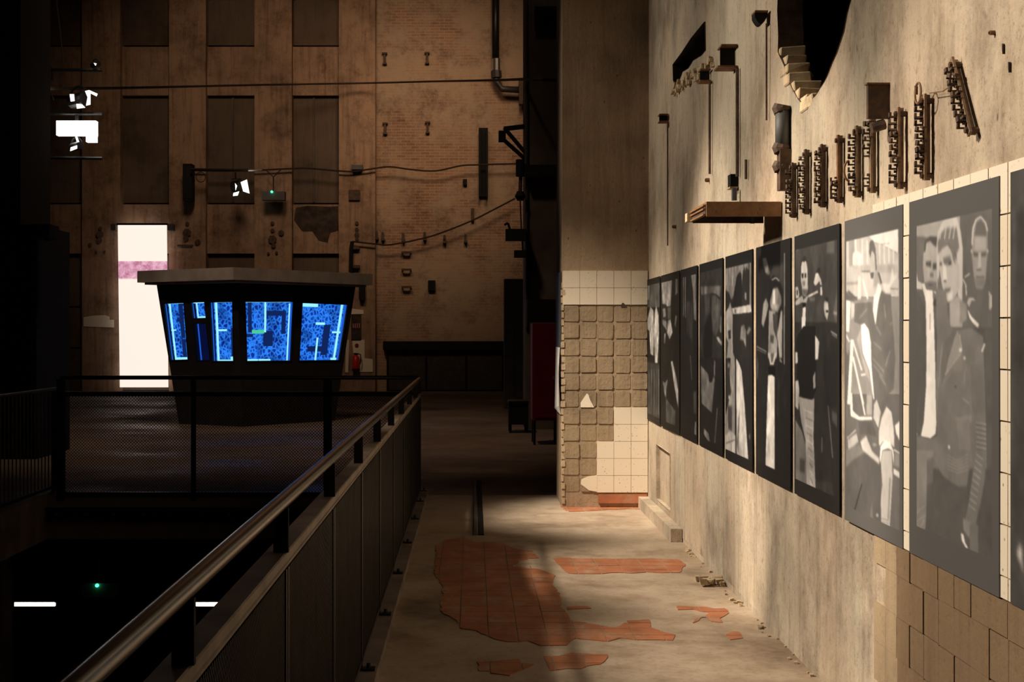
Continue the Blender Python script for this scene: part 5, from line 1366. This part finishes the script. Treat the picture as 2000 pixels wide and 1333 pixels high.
q.p('M', [(670,150),(735,125),(748,830),(715,800),(700,420)], .46, 1.2).line('M', [(574,185),(574,760)], 10, .55, .6).line('M', [(598,180),(598,780)], 8, .58, .6).p('M', [(610,560),(690,560),(700,800),(690,1100),(620,1000)], .22, 3)
q.p('N', [(655,850),(682,850),(684,1035),(650,1025)], .50, 1).p('N', [(640,480),(690,460),(690,760),(640,740)], .3, 2).line('N', [(600,30),(620,330)], 10, .32, 1); q.grain(.1, 19); q.border(.05, .05, .05, .05, .10)
q.build('very dark poster with pale upright stripes at its top',.80, 1.2)
q = Print(1292, 1328.5, 38, 220, .13)
q.p('M', [(268,260),(415,225),(405,480),(395,620),(345,630),(285,590)], .60, 1.2).p('M', [(415,250),(440,230),(440,480),(415,460)], .15, 1).p('M', [(460,230),(490,220),(490,440),(455,480)], .48, 1.2).p('M', [(280,640),(310,590),(345,620),(350,780),(330,830),(290,800)], .20, 1).p('M', [(288,660),(325,650),(330,760),(295,780)], .58, 1.2)
q.p('M', [(355,640),(400,640),(400,800),(355,800)], .42, 1.5).p('M', [(360,820),(395,800),(420,980),(380,1080),(345,980)], .66, 1.2).p('M', [(460,740),(476,760),(462,920),(448,860)], .62, .8).p('M', [(310,1000),(328,990),(318,1140),(304,1120)], .66, .8).p('M', [(280,800),(340,830),(345,960),(285,870)], .5, 2)
q.p('N', [(360,110),(380,95),(425,300),(450,480),(450,690),(400,400)], .66, .8).p('N', [(262,340),(285,370),(322,320),(305,440),(300,560),(280,500)], .50, 1).p('N', [(300,560),(420,720),(410,890),(300,870)], .34, 2); q.grain(.12, 23); q.border(.03, .04, .05, .045, .11)
q.build('poster of a crowd with a man in front and a long white blade shape',.80, 1.2)
q = Print(1264.5, 1290, 30, 220, .12)
q.p('M', [(65,280),(245,240),(245,640),(65,640)], .36, 1).p('M', [(68,305),(102,295),(102,530),(68,540)], .62, .8).p('M', [(78,800),(118,630),(160,680),(165,960),(158,1300),(120,1280),(102,960),(78,940)], .70, .9).p('M', [(172,720),(195,620),(225,740),(232,1000),(212,1400),(178,1400),(165,900)], .70, .9)
q.p('N', [(60,100),(230,150),(225,870),(70,780)], .27, 2)
for x_ in (90, 120, 150, 180, 205): q.line('N', [(x_, 200), (x_, 760)], 9, .42, 1)
q.grain(.1, 29); q.border(.02, .03, .045, .045, .11); q.build('farthest poster beside the tiled pier with two pale hanging figures',.80, 1.2)
q = Print(1982, 2260, 60, 120, .34)  # black lifted here too, sheen put into the print tone
q.p('O', [(1990,420),(2260,350),(2260,1200),(1990,1100)], .30, 1); q.line('O', [(1991,410),(1992,560)], 2, .45, .4).p('O', [(1996,1080),(2004,1060),(2010,1120)], .8, .6); q.grain(.06, 31)
q.build('nearest poster cut off by the right picture edge', .72)
